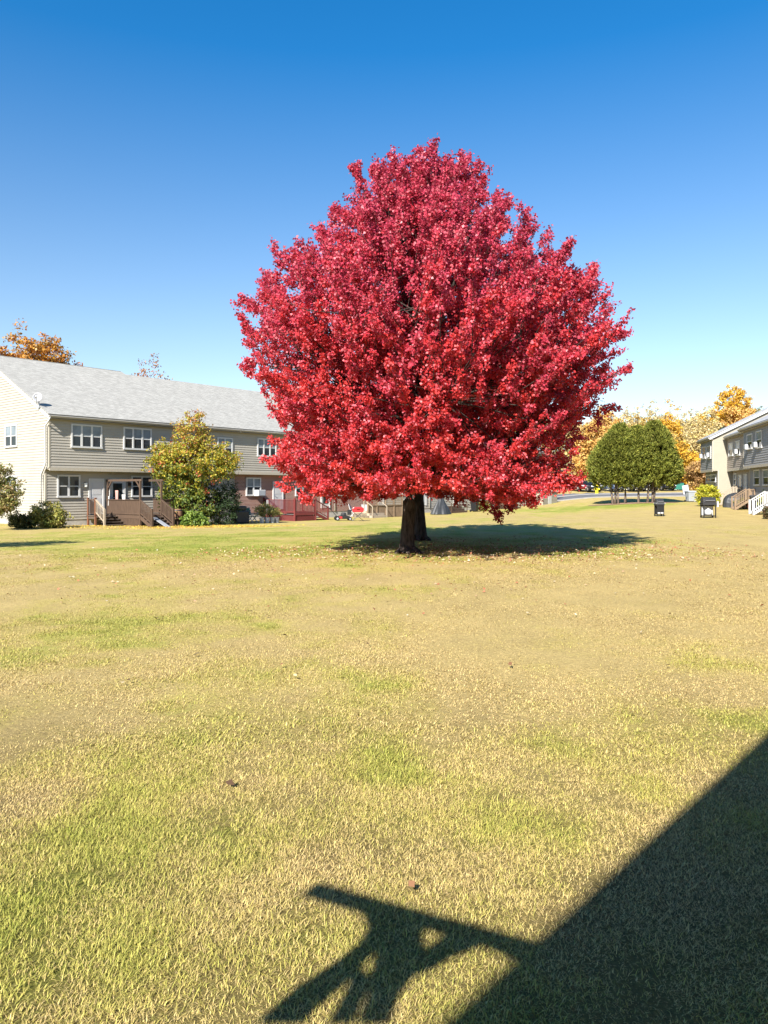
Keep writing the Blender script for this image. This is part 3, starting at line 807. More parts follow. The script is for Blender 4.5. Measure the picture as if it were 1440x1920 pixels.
def door(root, x0, x1, z0, z1, y, kind='white', out=-1):
    d = MB(); d.box((x0+.09, y-.05, z0+.02), (x1-.09, y+.0, z1-.09)); 
    if kind == 'white':
        for a, b in ((.12, .48), (.55, .9)):
            d.box((x0+.2, y-.062, z0+(z1-z0)*a), (x1-.2, y-.05, z0+(z1-z0)*b-.05))
    do = d.build('door', M['door_white'], root)
    f = MB(); f.box((x0-.02, y-.08, z0), (x0+.09, y, z1)); f.box((x1-.09, y-.08, z0), (x1+.02, y, z1)); f.box((x0+.09, y-.08, z1-.09), (x1-.09, y, z1))
    f.build('door_frame', M['trim'], do)
    if kind != 'white':
        g = MB(); g.box((x0+.22, y-.058, z0+.35), (x1-.22, y-.049, z1-.28)); g.build('pane', M['glass_dark'], do)
    h = MB(); h.tube([(x0+.18, y-.05, z0+1.0), (x0+.18, y-.11, z0+1.0), (x0+.29, y-.11, z0+1.0)], .018, 6); h.build('handle', M['steel'], do)
    return do

def porch_light(root, x, y, z, m='lamp_glass'):
    b = MB(); b.box((x-.06, y-.03, z-.12), (x+.06, y, z+.14)); o = b.build('wall_lamp', M['metal_dark'], root)
    g = MB(); g.prism([(x-.055, z-.16), (x+.055, z-.16), (x+.085, z+.08), (x-.085, z+.08)], 'y', y-.16, y-.035); g.build('lamp_shade', M[m], o)

def roof_slab(root, x0, x1, yf, hw, ze, name='roof', mt='shingle', ov=.3, ova=.2, ovb=.2, back=True):
    """gable roof with its ridge along x; yf the front wall, hw half width, ze eave height at wall"""
    th = .16; c = math.sqrt(1+PITCH**2)
    for sgn in ((1, -1) if back else (1,)):
        # slab built in its own plane so shingle courses follow the slope
        Lr = (hw+ov)*c
        mb = MB(); mb.box((0, 0, 0), (x1+ovb-x0+ova, Lr, .05), 0)
        o = mb.build(name, M[mt], root)
        if sgn == 1:
            o.location = (x0-ova, yf-ov, ze-ov*PITCH+th-.04); o.rotation_euler = (math.atan(PITCH), 0, 0)
        else:
            o.location = (x1+ovb, yf+2*hw+ov, ze-ov*PITCH+th-.04); o.rotation_euler = (math.atan(PITCH), 0, math.pi)
    # sheathing and rake boards below the shingles
    mb = MB()
    for x_a, x_b in ((x0-ova+.01, x0-ova+.05), (x1+ovb-.05, x1+ovb-.01)):
        zt = lambda y: ze+(y-yf)*PITCH if y <= yf+hw else ze+(yf+2*hw-y)*PITCH
        poly = [(yf-ov+.02, zt(yf-ov)+.075), (yf+hw, zt(yf+hw)+.11), (yf+2*hw+ov-.02, zt(yf+2*hw+ov)+.075),
                (yf+2*hw+ov-.02, zt(yf+2*hw+ov)-.12), (yf+hw, zt(yf+hw)-.11), (yf-ov+.02, zt(yf-ov)-.12)]
        mb.prism(poly, 'x', x_a, x_b)
    mb.build('rake_board', M['trim'], root)
    mb = MB()
    mb.box((x0-ova+.05, yf-ov, ze-ov*PITCH-.11), (x1+ovb-.05, yf+.0, ze-ov*PITCH-.085))
    mb.build('soffit', M['soffit'], root); mb = MB()
    mb.box((x0-ova+.05, yf+2*hw, ze-ov*PITCH-.11), (x1+ovb-.05, yf+2*hw+ov, ze-ov*PITCH-.085))
    mb.build('soffit', M['soffit'], root)
    mb = MB()
    ye = yf-ov; zt_ = ze-ov*PITCH+.09
    prof_ = [(ye, zt_), (ye-.12, zt_), (ye-.125, zt_-.05), (ye-.07, zt_-.14), (ye, zt_-.14)]
    mb.prism(prof_, 'x', x0-ova+.02, x1+ovb-.02)
    mb.build('gutter', M['gutter'], root)

def house_unit(root, x0, x1, yf, hw, z_ov, ze, wall='siding', lower=None, gable0=True, gable1=True, gmat=None, over=.45, z_bot=.06, mt='shingle', g_lip=.032, ova=.2, ovb=.2):
    low = lower or wall
    gm = gmat or wall
    # core walls (plain boxes just inside the boards)
    mb = MB(); mb.box((x0+.01, yf+.02, z_ov), (x1-.01, yf+2*hw-.02, ze)); mb.build('core_wall', M[wall], root)
    mb = MB(); mb.box((x0+.01, yf+over+.02, -.4), (x1-.01, yf+2*hw-over-.02, z_ov)); mb.build('core_wall', M[low] if low != 'brick' else M['brick'], root)
    mb = MB(); mb.box((x0-.0, yf+over-.0, -.9), (x1+.0, yf+2*hw-over, z_bot)); mb.build('foundation', M['foundation'], root)
    mb = MB(); clap(mb, lambda u, o, z: (u, yf-o, z), z_ov+.02, ze-.1, lambda z: (x0, x1)); mb.build('upper_wall', M[wall], root)
    mb = MB()
    if low == 'brick':
        mb.box((x0, yf+over-.03, z_bot), (x1, yf+over+.02, z_ov-.03))
    else:
        clap(mb, lambda u, o, z: (u, yf+over-o, z), z_bot+.002, z_ov-.03, lambda z: (x0, x1))
    mb.build('lower_wall', M[low], root)
    mb = MB(); mb.box((x0+.02, yf-.03, z_ov-.16), (x1-.02, yf+.02, z_ov+.02)); mb.box((x0+.02, yf+.02, z_ov-.1), (x1-.02, yf+over, z_ov-.03))
    mb.build('overhang_trim', M['trim_tan'], root)
    def rng(z):
        if z < z_ov-.001: return (yf+over, yf+2*hw-over)
        if z < ze: return (yf, yf+2*hw)
        e = (z-ze)/PITCH
        return (yf+e, yf+2*hw-e)
    for on, xs, sg in ((gable0, x0, -1), (gable1, x1, 1)):
        if not on: continue
        mb = MB()
        P = (lambda u, o, z: (xs+sg*o, u, z))
        clap(mb, P, z_bot+.002, z_ov, rng, lip=g_lip)
        clap(mb, P, z_ov, ze, rng, lip=g_lip)
        clap(mb, P, ze, ze+hw*PITCH, rng, lip=g_lip)
        mb.face([P(yf, -.004, ze), P(yf+2*hw, -.004, ze), P(yf+hw, -.004, ze+hw*PITCH)])
        mb.build('gable_wall', M[gm], root)
        mb = MB()
        s0, s1 = (xs-.035, xs+.06) if sg < 0 else (xs-.06, xs+.035)
        mb.box((s0, yf-.035, z_ov-.0), (s1, yf+.06, ze-.15)); mb.box((s0, yf+over-.035, z_bot), (s1, yf+over+.06, z_ov-.03))
        mb.build('corner_board', M['trim_tan'], root)
    roof_slab(root, x0, x1, yf, hw, ze, mt=mt, ova=ova, ovb=ovb)

# ---- left row
HL = thing('townhouse_row', 'long two storey townhouse row with cream siding and grey shingle roof at the left', 'townhouses', (HL_O[0], HL_O[1], 0), HL_A)
ZOV, ZE = 3.08, 6.13
house_unit(HL, 0, 9.65, 0, 8.7, ZOV, ZE, gable1=True, ovb=.1)
house_unit(HL, 9.65, 13.7, 0, 8.2, ZOV, ZE, gable0=False, gable1=False, ova=-.1, ovb=0)
house_unit(HL, 13.7, 30, 0, 8.2, ZOV, ZE, lower='brick', gable0=False, gable1=False, ova=0, ovb=0)
house_unit(HL, 30, 44, 0, 8.2, ZOV, ZE, gable0=False, gable1=False, ova=0, ovb=0)
house_unit(HL, 44, 60, 0, 8.2, ZOV, ZE, gable0=False, gable1=True, ova=0)
def lx(px, yl):
    """local x on the left row's front at depth yl under a photo column"""
    x, y, z = place_l(px, yl); a, b = hl_local(x, y); return float(a)
def lz(px, py, yl):
    x, y, z = place_l(px, yl); return CAMZ-(py-HY)/F*y
def win_l(pa, pb, pt, pbm, yl, n, **k):
    return window(HL, lx(pa, yl), lx(pb, yl), lz((pa+pb)/2, pbm, yl), lz((pa+pb)/2, pt, yl), yl, n, **k)
win_l(133, 190, 797, 839.5, 0, 3)
win_l(231, 283, 803, 843, 0, 3)
win_l(407, 435, 821, 858, 0, 2)
win_l(482, 517, 823, 856, 0, 3)
win_l(107, 149, 891, 932, .45, 2, upper='glass_dark')
win_l(246, 284, 893, 931, .45, 2, upper='glass_dark')
win_l(461, 488, 896, 929, .42, 2)
for a, n in ((19.5, 3), (25.5, 2), (32, 3), (38, 3), (45, 3), (51, 3), (56, 2)):
    window(HL, a, a+(2.1 if n == 3 else 1.5), 4.25, 5.5, 0, n)
for a, n in ((19.6, 2), (24.2, 2), (27.2, 2), (32.2, 3), (38.5, 2), (42, 2), (47.5, 2), (53.5, 2)):
    window(HL, a, a+(2.0 if n == 3 else 1.5), 1.35, 2.5, .45-(.03 if 13.7 < a < 30 else 0), n)
ZF = .34
door(HL, lx(166, .45), lx(194, .45), ZF, 2.5, .45)
door(HL, lx(205, .45), lx(234, .45), ZF, 2.5, .45, kind='glass')
for a in (17.3, 22.4, 29.2, 35.5, 41.0, 46.2, 52.0):
    door(HL, a, a+1.0, ZF, 2.45, .45-(.03 if 13.7 < a < 30 else 0), kind='glass' if a in (22.4, 41.0) else 'white')
porch_light(HL, lx(159, .45), .45, 2.15); porch_light(HL, lx(241, .45), .45, 2.2, 'amber')
# gable windows
def ly(px):      # local y on the gable wall x = 0
    u = (px-CX)/F; c, s = math.cos(HL_A), math.sin(HL_A)
    D = (c*HL_O[0]+s*HL_O[1])/(c*u+s)
    return float(hl_local(u*D, D)[1]), D
def win_g(pa, pb, pt, pbm, **k):
    ya, Da = ly(pb); yb, Db = ly(pa); D = (Da+Db)/2
    window(HL, ya, yb, CAMZ-(pbm-HY)/F*D, CAMZ-(pt-HY)/F*D, 0, 2, side=0.0, out=-1, **k)
win_g(11.5, 33.5, 797, 838); win_g(13.5, 34, 893, 932)
# downspout at the near corner, kicking back under the overhang
mb = MB()
gx = -.16
mb.tube([(gx+.05, -.36, ZE-.12), (gx-.02, -.30, ZE-.42), (gx, .10, ZE-.62), (gx, .12, ZOV+.30), (gx, .16, ZOV+.15), (gx, .58, ZOV-.35), (gx, .60, .15), (gx-.1, .45, .02)], .052, 8)
mb.build('downspout', M['trim'], HL, smooth=True)
for a in (9.5, 24.0, 37.0):
    mb = MB(); mb.tube([(a, -.36, ZE-.12), (a, -.06, ZE-.45), (a, -.06, ZOV+.1), (a, .38, ZOV-.3), (a, .38, .1)], .05, 7)
    mb.build('downspout', M['trim'], HL, smooth=True)
mb = MB(); mb.box((.02, 8.6, ZE+8.7*PITCH+.12), (9.63, 8.8, ZE+8.7*PITCH+.17)); mb.build('ridge_cap', M['shingle'], HL)

def LP(px, yl, z): 
    x, y, _ = place_l(px, yl); return x, y, z
# satellite dish on the rake
def dish():
    x0, y0 = -.22, .75; z0 = ZE+.75*PITCH+.1
    wx, wy = hl_world(x0, y0)
    t = thing('satellite_dish', 'white satellite dish on the roof edge at the house corner', 'satellite dish', (wx, wy, z0), HL_A)
    mb = MB()
    nr, nk = 7, 22
    n0 = 0; a_, b_ = .25, .30
    V = []
    aim = Vector((-.55, -.75, .42)).normalized(); up = Vector((0, 0, 1)); sd = aim.cross(up).normalized(); uu = sd.cross(aim)
    C0 = Vector((-.02, .1, .50))
    for th in (0, .02):
        for i in range(nr+1):
            for k in range(nk):
                q = i/nr; an = 2*math.pi*k/nk
                p = C0+sd*(a_*q*math.cos(an))+uu*(b_*q*math.sin(an))+aim*(.13*q*q-th)
                mb.v.append(tuple(p))
        o = 0 if th == 0 else (nr+1)*nk
        for i in range(nr):
            for k in range(nk):
                f = (o+i*nk+k, o+i*nk+(k+1) % nk, o+(i+1)*nk+(k+1) % nk, o+(i+1)*nk+k)
                mb.f.append(f if th == 0 else f[::-1]); mb.m.append(0)
    for k in range(nk):
        a = nr*nk+k; b = nr*nk+(k+1) % nk; o = (nr+1)*nk
        mb.f.append((a, b, b+o, a+o)); mb.m.append(0)
    me_o = mb.build('reflector', M['grey_white'], t, smooth=True)
    mb = MB(); mb.tube([(0, 0, -.1), (0, .02, .35), tuple(C0-aim*.06)], .03, 8); mb.box((-.08, -.12, -.08), (.08, .12, -.03)); mb.build('mast', M['grey_plastic'], t)
    mb = MB(); e = C0+aim*.5-uu*.22; mb.beam(C0-uu*.38+aim*.1, e, .03, .03); mb.build('feed_arm', M['grey_plastic'], t)
    mb = MB(); mb.beam(e+aim*.06+uu*.02, e-aim*.06-uu*.0, .07, .07); mb.build('feed_horn', M['white_plastic'], t)
dish()

def ac_unit(label, loc, rz, w=.5, h=.36, d=.24, group=None):
    t = thing('air_conditioner', label, 'air conditioner', loc, rz, group)
    mb = MB(); mb.box((-w/2, -d, 0), (w/2, .0, h)); mb.build('casing', M['white_plastic'], t, bevel=.02)
    mb = MB()
    mb.box((-w/2+.06, -d-.012, .05), (w/2-.06, -d-.002, h-.05)); mb.build('grille', M['grey_plastic'], t)
    return t
x, y, z = LP(483, .3, lz(483, 930, .3))
ac_unit('white window air conditioner under the brick wall window at the left', (x, y, z), HL_A, .7, .45, .5)

# ---- decks at the left row: everything in the row's local frame, origin on the ground
def l_thing(name, label, cat, xl, yl, group=None, rz=0, zoff=0):
    x, y = hl_world(xl, yl)
    return thing(name, label, cat, (x, y, float(zg(x, y))+zoff), HL_A+rz, group)
# small stoop at the white door
SX = lx(163, .3)
zf = ZF+.27
st = l_thing('door_stoop', 'small wooden stoop with reddish newel posts at the white door', 'stoop', SX, .4)
mb = MB(); mb.box((0, -1.05, zf-.06), (1.35, 0, zf)); mb.box((.04, -1.0, zf-.22), (1.31, -.04, zf-.06)); mb.build('platform', M['wood_tread'], st)
for px_, py_ in ((.05, -1.0), (.05, -.15)):
    mb = MB(); mb.box((px_-.05, py_-.05, -.2), (px_+.05, py_+.05, zf+1.0)); mb.box((px_-.07, py_-.07, zf+1.0), (px_+.07, py_+.07, zf+1.04)); mb.build('newel_post', M['wood_cedar'], st)
mb = MB(); mb.box((.01, -.95, zf+.9), (.09, -.2, zf+.95)); mb.box((.03, -.95, zf+.1), (.07, -.2, zf+.14))
for k in range(5): mb.box((.03, -.85+.15*k, zf+.14), (.07, -.81+.15*k, zf+.9))
mb.build('railing', M['wood_brown'], st)
mb = MB()
for xx in (.05, ):
    mb.beam((xx, -1.0, zf+.95), (xx, -2.0, .98), .09, .05); mb.beam((xx, -1.0, zf+.2), (xx, -2.0, .22), .05, .05)
    for k in range(6):
        f = (k+.5)/6; mb.beam((xx, -1.0-f, zf+.2-(zf-.02)*f), (xx, -1.0-f, zf+.95-(zf-.05)*f), .035, .035, up=(1, 0, 0))
    mb.box((xx-.05, -2.05, -.2), (xx+.05, -1.95, 1.0))
mb.build('stair_rail', M['wood_pale'], st)
mb = MB()
for k in range(4):
    zt = zf*(3-k)/4+.08; mb.box((.06, -1.06-.28*(k+1), zt-.04), (1.35, -1.06-.28*k, zt))
mb.build('stair_tread', M['wood_tread'], st)

# brown deck with arbor
DX = lx(263, -3.3); DZ = ZF+.30
dk = l_thing('wooden_deck', 'brown wooden deck with slatted railing, arbor posts and lattice skirt', 'deck', DX, 0)
DW, DD = 3.2, 3.3      # along the wall, out from it
mb = MB()
for k in range(22): mb.box((0, -DD+.15*k, DZ-.04), (DW, -DD+.15*k+.14, DZ))
mb.box((0, -DD, DZ-.2), (.05, .4, DZ-.04)); mb.box((.05, -DD, DZ-.2), (DW, -DD+.05, DZ-.04)); mb.build('deck_floor', M['wood_brown'], dk)
def slat_panel(mb, p, q, z0, z1, gap=.13, w=.11, cap=True):
    p, q = Vector(p), Vector(q); L = (q-p).length; n = max(2, int(L/gap)); d = (q-p)/n
    for k in range(n):
        a = p+d*(k+.08); b = p+d*(k+.92)
        mb.beam((a.x, a.y, (z0+z1)/2), (b.x, b.y, (z0+z1)/2), .022, z1-z0)
    if cap:
        mb.beam((p.x, p.y, z1+.02), (q.x, q.y, z1+.02), .12, .04); mb.beam((p.x, p.y, z0+.06), (q.x, q.y, z0+.06), .06, .06)
mb = MB(); slat_panel(mb, (0, -DD+.08, 0), (0, .36, 0), DZ+.02, DZ+.88); mb.build('railing', M['wood_brown'], dk)
mb = MB(); slat_panel(mb, (1.42, -DD, 0), (DW, -DD, 0), DZ+.02, DZ+.88); mb.build('railing', M['wood_brown'], dk)
mb = MB(); slat_panel(mb, (DW, -DD, 0), (DW, .3, 0), DZ+.02, DZ+.88); mb.build('railing', M['wood_brown'], dk)
def lattice(mb, p, q, z0, z1, s=.12, w=.03):
    p, q = Vector((p[0], p[1], 0)), Vector((q[0], q[1], 0)); L = (q-p).length; d = (q-p)/L; H = z1-z0
    def P(u, z): v = p+d*u; return (v.x, v.y, z)
    k = -int(H/s)-1
    while k*s < L:
        for sg in (1, -1):
            a, b = k*s, k*s+H
            za, zb = (z0, z1) if sg == 1 else (z1, z0)
            a2, b2 = max(a, 0), min(b, L)
            if b2-a2 > .02:
                z_a = za+(zb-za)*(a2-a)/H; z_b = za+(zb-za)*(b2-a)/H
                mb.beam(P(a2, z_a), P(b2, z_b), .012 if sg == 1 else .02, w)
        k += 1
mb = MB(); lattice(mb, (0.02, -DD), (0.02, .3), -.25, DZ-.2, .11, .045); mb.build('lattice_skirt', M['wood_brown'], dk)
mb = MB(); mb.box((.1, -DD+.1, -.3), (DW, .3, DZ-.25)); mb.build('under_deck_shade', M['metal_dark'], dk)  # near-black block stands in for the shade below the floor
AH = DZ+2.02
for (a, b) in ((0, .25), (0, -DD), (1.42, -DD), (DW, -DD)):
    mb = MB(); mb.box((a-.05, b-.05, -.3), (a+.05, b+.05, AH)); mb.build('post', M['wood_brown'], dk)
for p, q in (((0, .45, AH+.04), (0, -DD-.15, AH+.04)), ((1.42, -DD-.15, AH+.04), (1.42, -DD+1.3, AH+.04))):
    mb = MB(); mb.beam(p, q, .06, .12); mb.build('beam', M['wood_brown'], dk)
for p, q in (((0, -DD, AH-.45), (0, -DD+.45, AH)), ((0, .25, AH-.45), (0, -.2, AH)), ((1.42, -DD, AH-.45), (1.42, -DD+.45, AH))):
    mb = MB(); mb.beam(p, q, .05, .08); mb.build('brace', M['wood_brown'], dk)
mb = MB(); mb.beam((0, -DD, AH+.02), (1.42, -DD, AH+.02), .008, .008); mb.build('wire', M['metal_dark'], dk)
# stairs out of the front
mb = MB()
for k in range(4):
    zt = DZ*(3-k)/4+.06; mb.box((.08, -DD-.06-.28*(k+1), zt-.04), (1.34, -DD-.06-.28*k, zt))
mb.build('stair_tread', M['wood_tread'], dk)
for xx in (0.0, 1.42):
    mb = MB(); e = -DD-1.2
    mb.beam((xx, -DD, DZ+.9), (xx, e, .95), .10, .05); mb.beam((xx, -DD, DZ+.15), (xx, e, .2), .05, .06); mb.beam((xx, -DD, DZ-.1), (xx, e, -.05), .05, .2)
    for k in range(9):
        f = (k+.5)/9; yy = -DD-1.2*f; zb = DZ+.15+(.2-DZ-.15)*f; zt = DZ+.9+(.95-DZ-.9)*f
        mb.beam((xx, yy, zb), (xx, yy, zt), .07, .03, up=(1, 0, 0))
    mb.box((xx-.055, e-.05, -.3), (xx+.055, e+.055, 1.05)); mb.build('stair_rail', M['wood_brown'], dk)

# towels over the arbor wire, chair shapes and the grey plank
def cloth(label, xl, yl, ztop, w, h, m, name='towel', cat='laundry', dirx=True):
    t = l_thing(name, label, cat, xl, yl)
    mb = MB(); nu, nv = 14, 10; v0 = 0
    for side, oy in ((0, .012), (1, -.012)):
        for j in range(nv+1):
            for i in range(nu+1):
                u = i/nu-.5; v = j/nv
                f = .05*math.sin(u*15+1)*v+.02*math.sin(u*31)*v
                x_, y_ = u*w*(1-.12*v), oy+f
                mb.v.append((y_, x_, ztop-h*v*(1+.05*math.sin(u*9))) if not dirx else (x_, y_, ztop-h*v*(1+.05*math.sin(u*9))))
        o = side*(nu+1)*(nv+1)
        for j in range(nv):
            for i in range(nu):
                a = o+j*(nu+1)+i; mb.f.append((a, a+1, a+nu+2, a+nu+1)); mb.m.append(0)
    n1 = (nu+1)*(nv+1)
    for i in range(nu): mb.f.append((i, i+1, n1+i+1, n1+i)); mb.m.append(0)
    mb.build('fabric', M[m], t, smooth=True)
    return t
cloth('pink towel hanging behind the brown deck railing', lx(219, -.3), -.3, 2.1, .34, .95, 'cloth_pink', dirx=False)
cloth('white cloth draped on the far deck rail beside the pink towel', lx(232, -1.0), -1.0, 1.85, .4, .7, 'cloth_white', name='drape', dirx=False)
cloth('pale cloth hanging by the arbor post near the house wall', lx(203, .22), .22, 1.75, .3, .6, 'cloth_white', name='drape', dirx=False)
pk = l_thing('plank', 'grey board leaning on the deck steps', 'board', DX+.45, -DD-1.0)
mb = MB(); mb.beam((0, .25, .52), (.05, -1.15, -.02), .30, .05); mb.build('board', M['wood_grey'], pk, bevel=.01)
bp_ = l_thing('barrel_planter', 'brown barrel planter on the deck behind the stairs', 'planter', DX+2.3, -DD-.35, zoff=0)
mb = MB(); mb.tube([(0, 0, .42), (0, 0, .62), (0, 0, .82), (0, 0, 1.0)], [.24, .30, .30, .26], 16); mb.build('barrel', M['terracotta'], bp_, smooth=False)
mb = MB(); mb.tube([(0, 0, .48), (0, 0, .53)], [.275, .285], 16); mb.tube([(0, 0, .9), (0, 0, .95)], [.30, .29], 16); mb.build('hoop', M['metal_dark'], bp_)
mb = MB(); mb.tube([(0, 0, -.2), (0, 0, .42)], [.06, .06], 8); mb.box((-.2, -.2, .38), (.2, .2, .42)); mb.build('stand', M['wood_brown'], bp_)

# grill, chair, buckets and plant right of the dark shrub
def kettle(mb, z, r, k=16):
    mb.tube([(0, 0, z-r*.62), (0, 0, z-r*.4), (0, 0, z), (0, 0, z+r*.35), (0, 0, z+r*.62)], [r*.35, r*.8, r, r*.85, r*.3], k)
cg = l_thing('covered_grill', 'dark covered grill standing right of the dark shrub', 'grill', lx(450, -3.4), -3.4)
mb = MB(); mb.box((-.55, -.32, 0), (.55, .32, .85)); mb.box((-.38, -.28, .85), (.38, .28, 1.15)); mb.build('cover', M['tarp'], cg, bevel=.09)
mb = MB(); mb.box((-.7, -.25, .80), (.7, .25, .84)); mb.build('side_shelf', M['metal_dark'], cg)
def chair(label, xl, yl, m, rz=0.0, back='green_cloth'):
    t = l_thing('lawn_chair', label, 'chair', xl, yl, rz=rz)
    for sx in (-.26, .26):
        mb = MB(); mb.beam((sx, -.26, 0), (sx, .1, .45), .04, .04); mb.beam((sx, .28, 0), (sx, -.2, .5), .04, .04); mb.build('leg', M[m], t)
    mb = MB(); mb.box((-.28, -.28, .42), (.28, .24, .46)); mb.build('seat', M[back], t)
    mb = MB(); mb.beam((-.27, .24, .44), (-.27, .42, 1.05), .04, .04); mb.beam((.27, .24, .44), (.27, .42, 1.05), .04, .04); mb.beam((-.27, .42, 1.05), (.27, .42, 1.05), .04, .04); mb.build('back_frame', M[m], t)
    mb = MB(); mb.face([(-.25, .27, .5), (.25, .27, .5), (.25, .41, 1.0), (-.25, .41, 1.0)]); mb.face([(-.25, .285, .5), (-.25, .425, 1.0), (.25, .425, 1.0), (.25, .285, .5)]); mb.build('backrest', M[back], t)
    for sx in (-.3, .3):
        mb = MB(); mb.box((sx-.03, -.28, .62), (sx+.03, .3, .66)); mb.beam((sx, -.24, .45), (sx, -.26, .64), .03, .03); mb.build('armrest', M[m], t)
    return t
chair('white framed lawn chair with green seat beside the covered grill', lx(473, -3.2), -3.2, 'white_plastic', .3)
bk0 = None
for i, (px_, lb) in enumerate(((491, 'white bucket nearest the lawn chair, in the row of four'), (501, 'white bucket second from the lawn chair in the row of four'), (510.5, 'white bucket third from the lawn chair in the row of four'), (519, 'white bucket at the far right end of the row of four'))):
    x, y = hl_world(lx(px_, -4.2), -4.2); z = float(zg(x, y))
    if i == 0:
        bk0 = thing('bucket', lb, 'bucket', (x, y, z), 0, 'white buckets in a row')
        mb = MB(); mb.tube([(0, 0, 0), (0, 0, .36)], [.13, .16], 16, cap=True); mb.tube([(0, 0, .34), (0, 0, .38)], [.17, .17], 16); mb.build('pail', M['white_plastic'], bk0, smooth=False)
        mb = MB(); mb.tube([(-.17, 0, .34), (-.12, -.12, .24), (0, -.17, .2), (.12, -.12, .24), (.17, 0, .34)], .006, 5); mb.build('handle', M['steel'], bk0)
    else:
        copy_thing(bk0, (x, y, z), .4*i, lb)
x, y, z = place_l(499, -3.5)
leafy('potted_plant', 'straw yellow bushy plant behind the white buckets', 'plant', (x, y, z),
      [(0, 0, .85, .75, .5, .42), (.5, 0, .7, .5, .45, .35), (-.4, 0, .8, .4, .4, .35)], 150, 16, .10, pal([(.46,.40,.12), (.38,.36,.10), (.52,.42,.16), (.30,.32,.08)]), 31, clump_r=.16)
sg = l_thing('notice_board', 'white board standing at the brick wall behind the maple leaves', 'board', lx(507, -.2), -.2)
mb = MB(); mb.box((-.35, -.02, .55), (.35, .02, 1.5)); mb.build('panel', M['white_plastic'], sg)
for sx in (-.3, .3):
    mb = MB(); mb.box((sx-.02, .02, -.1), (sx+.02, .05, 1.4)); mb.build('leg', M['wood_tan'], sg)

# red deck
RX = lx(592, -3.0); RW = lx(592, -3.0)-lx(553, -3.0)
rd = l_thing('red_deck', 'dark red painted deck with lattice skirt and stairs below the maple crown', 'deck', RX, 0)
rz0 = .62
mb = MB()
for k in range(20): mb.box((-RW, -3.0+.15*k, rz0-.04), (0, -3.0+.15*k+.14, rz0))
mb.box((-RW, -3.02, rz0-.2), (0, -2.97, rz0-.04)); mb.box((-.05, -2.97, rz0-.2), (0, .4, rz0-.04)); mb.build('deck_floor', M['wood_red'], rd)
mb = MB(); lattice(mb, (-RW, -2.98), (0, -2.98), -.1, rz0-.2, .16, .05); lattice(mb, (-RW, -2.98), (-RW, .3), -.1, rz0-.2, .16, .05); mb.build('lattice_skirt', M['wood_red'], rd)
mb = MB(); mb.box((-RW+.1, -2.85, -.2), (-.1, .3, rz0-.25)); mb.build('under_deck_shade', M['metal_dark'], rd)  # dark filler behind the lattice, in place of shade under the deck
mb = MB()
for p, q in (((-RW, -2.98), (0, -2.98)), ((-RW, -2.98), (-RW, .3))):
    n = int(math.dist(p, q)/.13)
    for k in range(n+1):
        a = p[0]+(q[0]-p[0])*k/n; b = p[1]+(q[1]-p[1])*k/n; mb.box((a-.02, b-.02, rz0+.08), (a+.02, b+.02, rz0+.88))
    mb.beam((*p, rz0+.9), (*q, rz0+.9), .1, .04); mb.beam((*p, rz0+.07), (*q, rz0+.07), .05, .05)
mb.build('railing', M['wood_red'], rd)
for a, b in ((0, -2.98), (-RW, -2.98), (0, -1.6), (-RW, .3)):
    mb = MB(); mb.box((a-.05, b-.05, -.2), (a+.05, b+.05, rz0+1.05)); mb.build('post', M['wood_red'], rd)
mb = MB()      # stairs leave the right-hand end, running along the wall
for k in range(4):
    zt = rz0*(3-k)/4+.05; mb.box((.28*k, -2.9, zt-.04), (.28*(k+1), -1.68, zt))
mb.build('stair_tread', M['wood_red'], rd)
for yy in (-2.98, -1.6):
    mb = MB()
    mb.beam((0, yy, rz0+.9), (1.3, yy, .92), .1, .05); mb.beam((0, yy, rz0-.1), (1.3, yy, -.02), .05, .22); mb.beam((0, yy, rz0+.12), (1.3, yy, .2), .05, .05)
    for k in range(9):
        f = (k+.5)/9; mb.beam((1.3*f, yy, rz0+.12+(.2-rz0-.12)*f), (1.3*f, yy, rz0+.9+(.92-rz0-.9)*f), .035, .035, up=(0, 1, 0))
    mb.box((1.25, yy-.05, -.2), (1.35, yy+.05, 1.02)); mb.build('stair_rail', M['wood_red'], rd)

# lawn mower
def mower():
    x, y, z = gat(643, 976)
    t = thing('lawn_mower', 'black and red lawn mower parked beside the red deck stairs', 'lawn mower', (x, y, z), .2)
    mb = MB(); mb.prism([(-.55, .12), (-.5, .28), (-.2, .36), (.3, .36), (.55, .26), (.6, .12)], 'y', -.32, .32); mb.build('mower_deck', M['black_plastic'], t, bevel=.03)
    mb = MB(); mb.tube([(.05, 0, .36), (.05, 0, .52), (.05, 0, .58)], [.19, .19, .12], 14); mb.box((-.15, -.14, .36), (.25, .14, .46)); mb.build('engine', M['metal_dark'], t, bevel=.02)
    mb = MB(); mb.box((-.5, -.335, .16), (-.1, -.322, .30)); mb.build('red_cover', M['red_paint'], t, bevel=.02)
    for wx, wr in ((-.45, .16), (.48, .13)):
        for sy in (-.36, .36):
            mb = MB(); mb.tube([(wx, sy-.035, wr), (wx, sy+.035, wr)], [wr, wr], 18); o = mb.build('wheel', M['tyre'], t)
            mb = MB(); mb.tube([(wx, sy-.045, wr), (wx, sy+.045, wr)], [wr*.5, wr*.5], 12); mb.build('rim', M['grey_plastic'], o)
    mb = MB()
    for sy in (-.22, .22): mb.tube([(-.45, sy, .3), (-1.0, sy, .92)], .014, 6)
    mb.tube([(-1.0, -.22, .92), (-1.04, 0, .95), (-1.0, .22, .92)], .016, 6); mb.build('handle', M['metal_dark'], t)
mower()
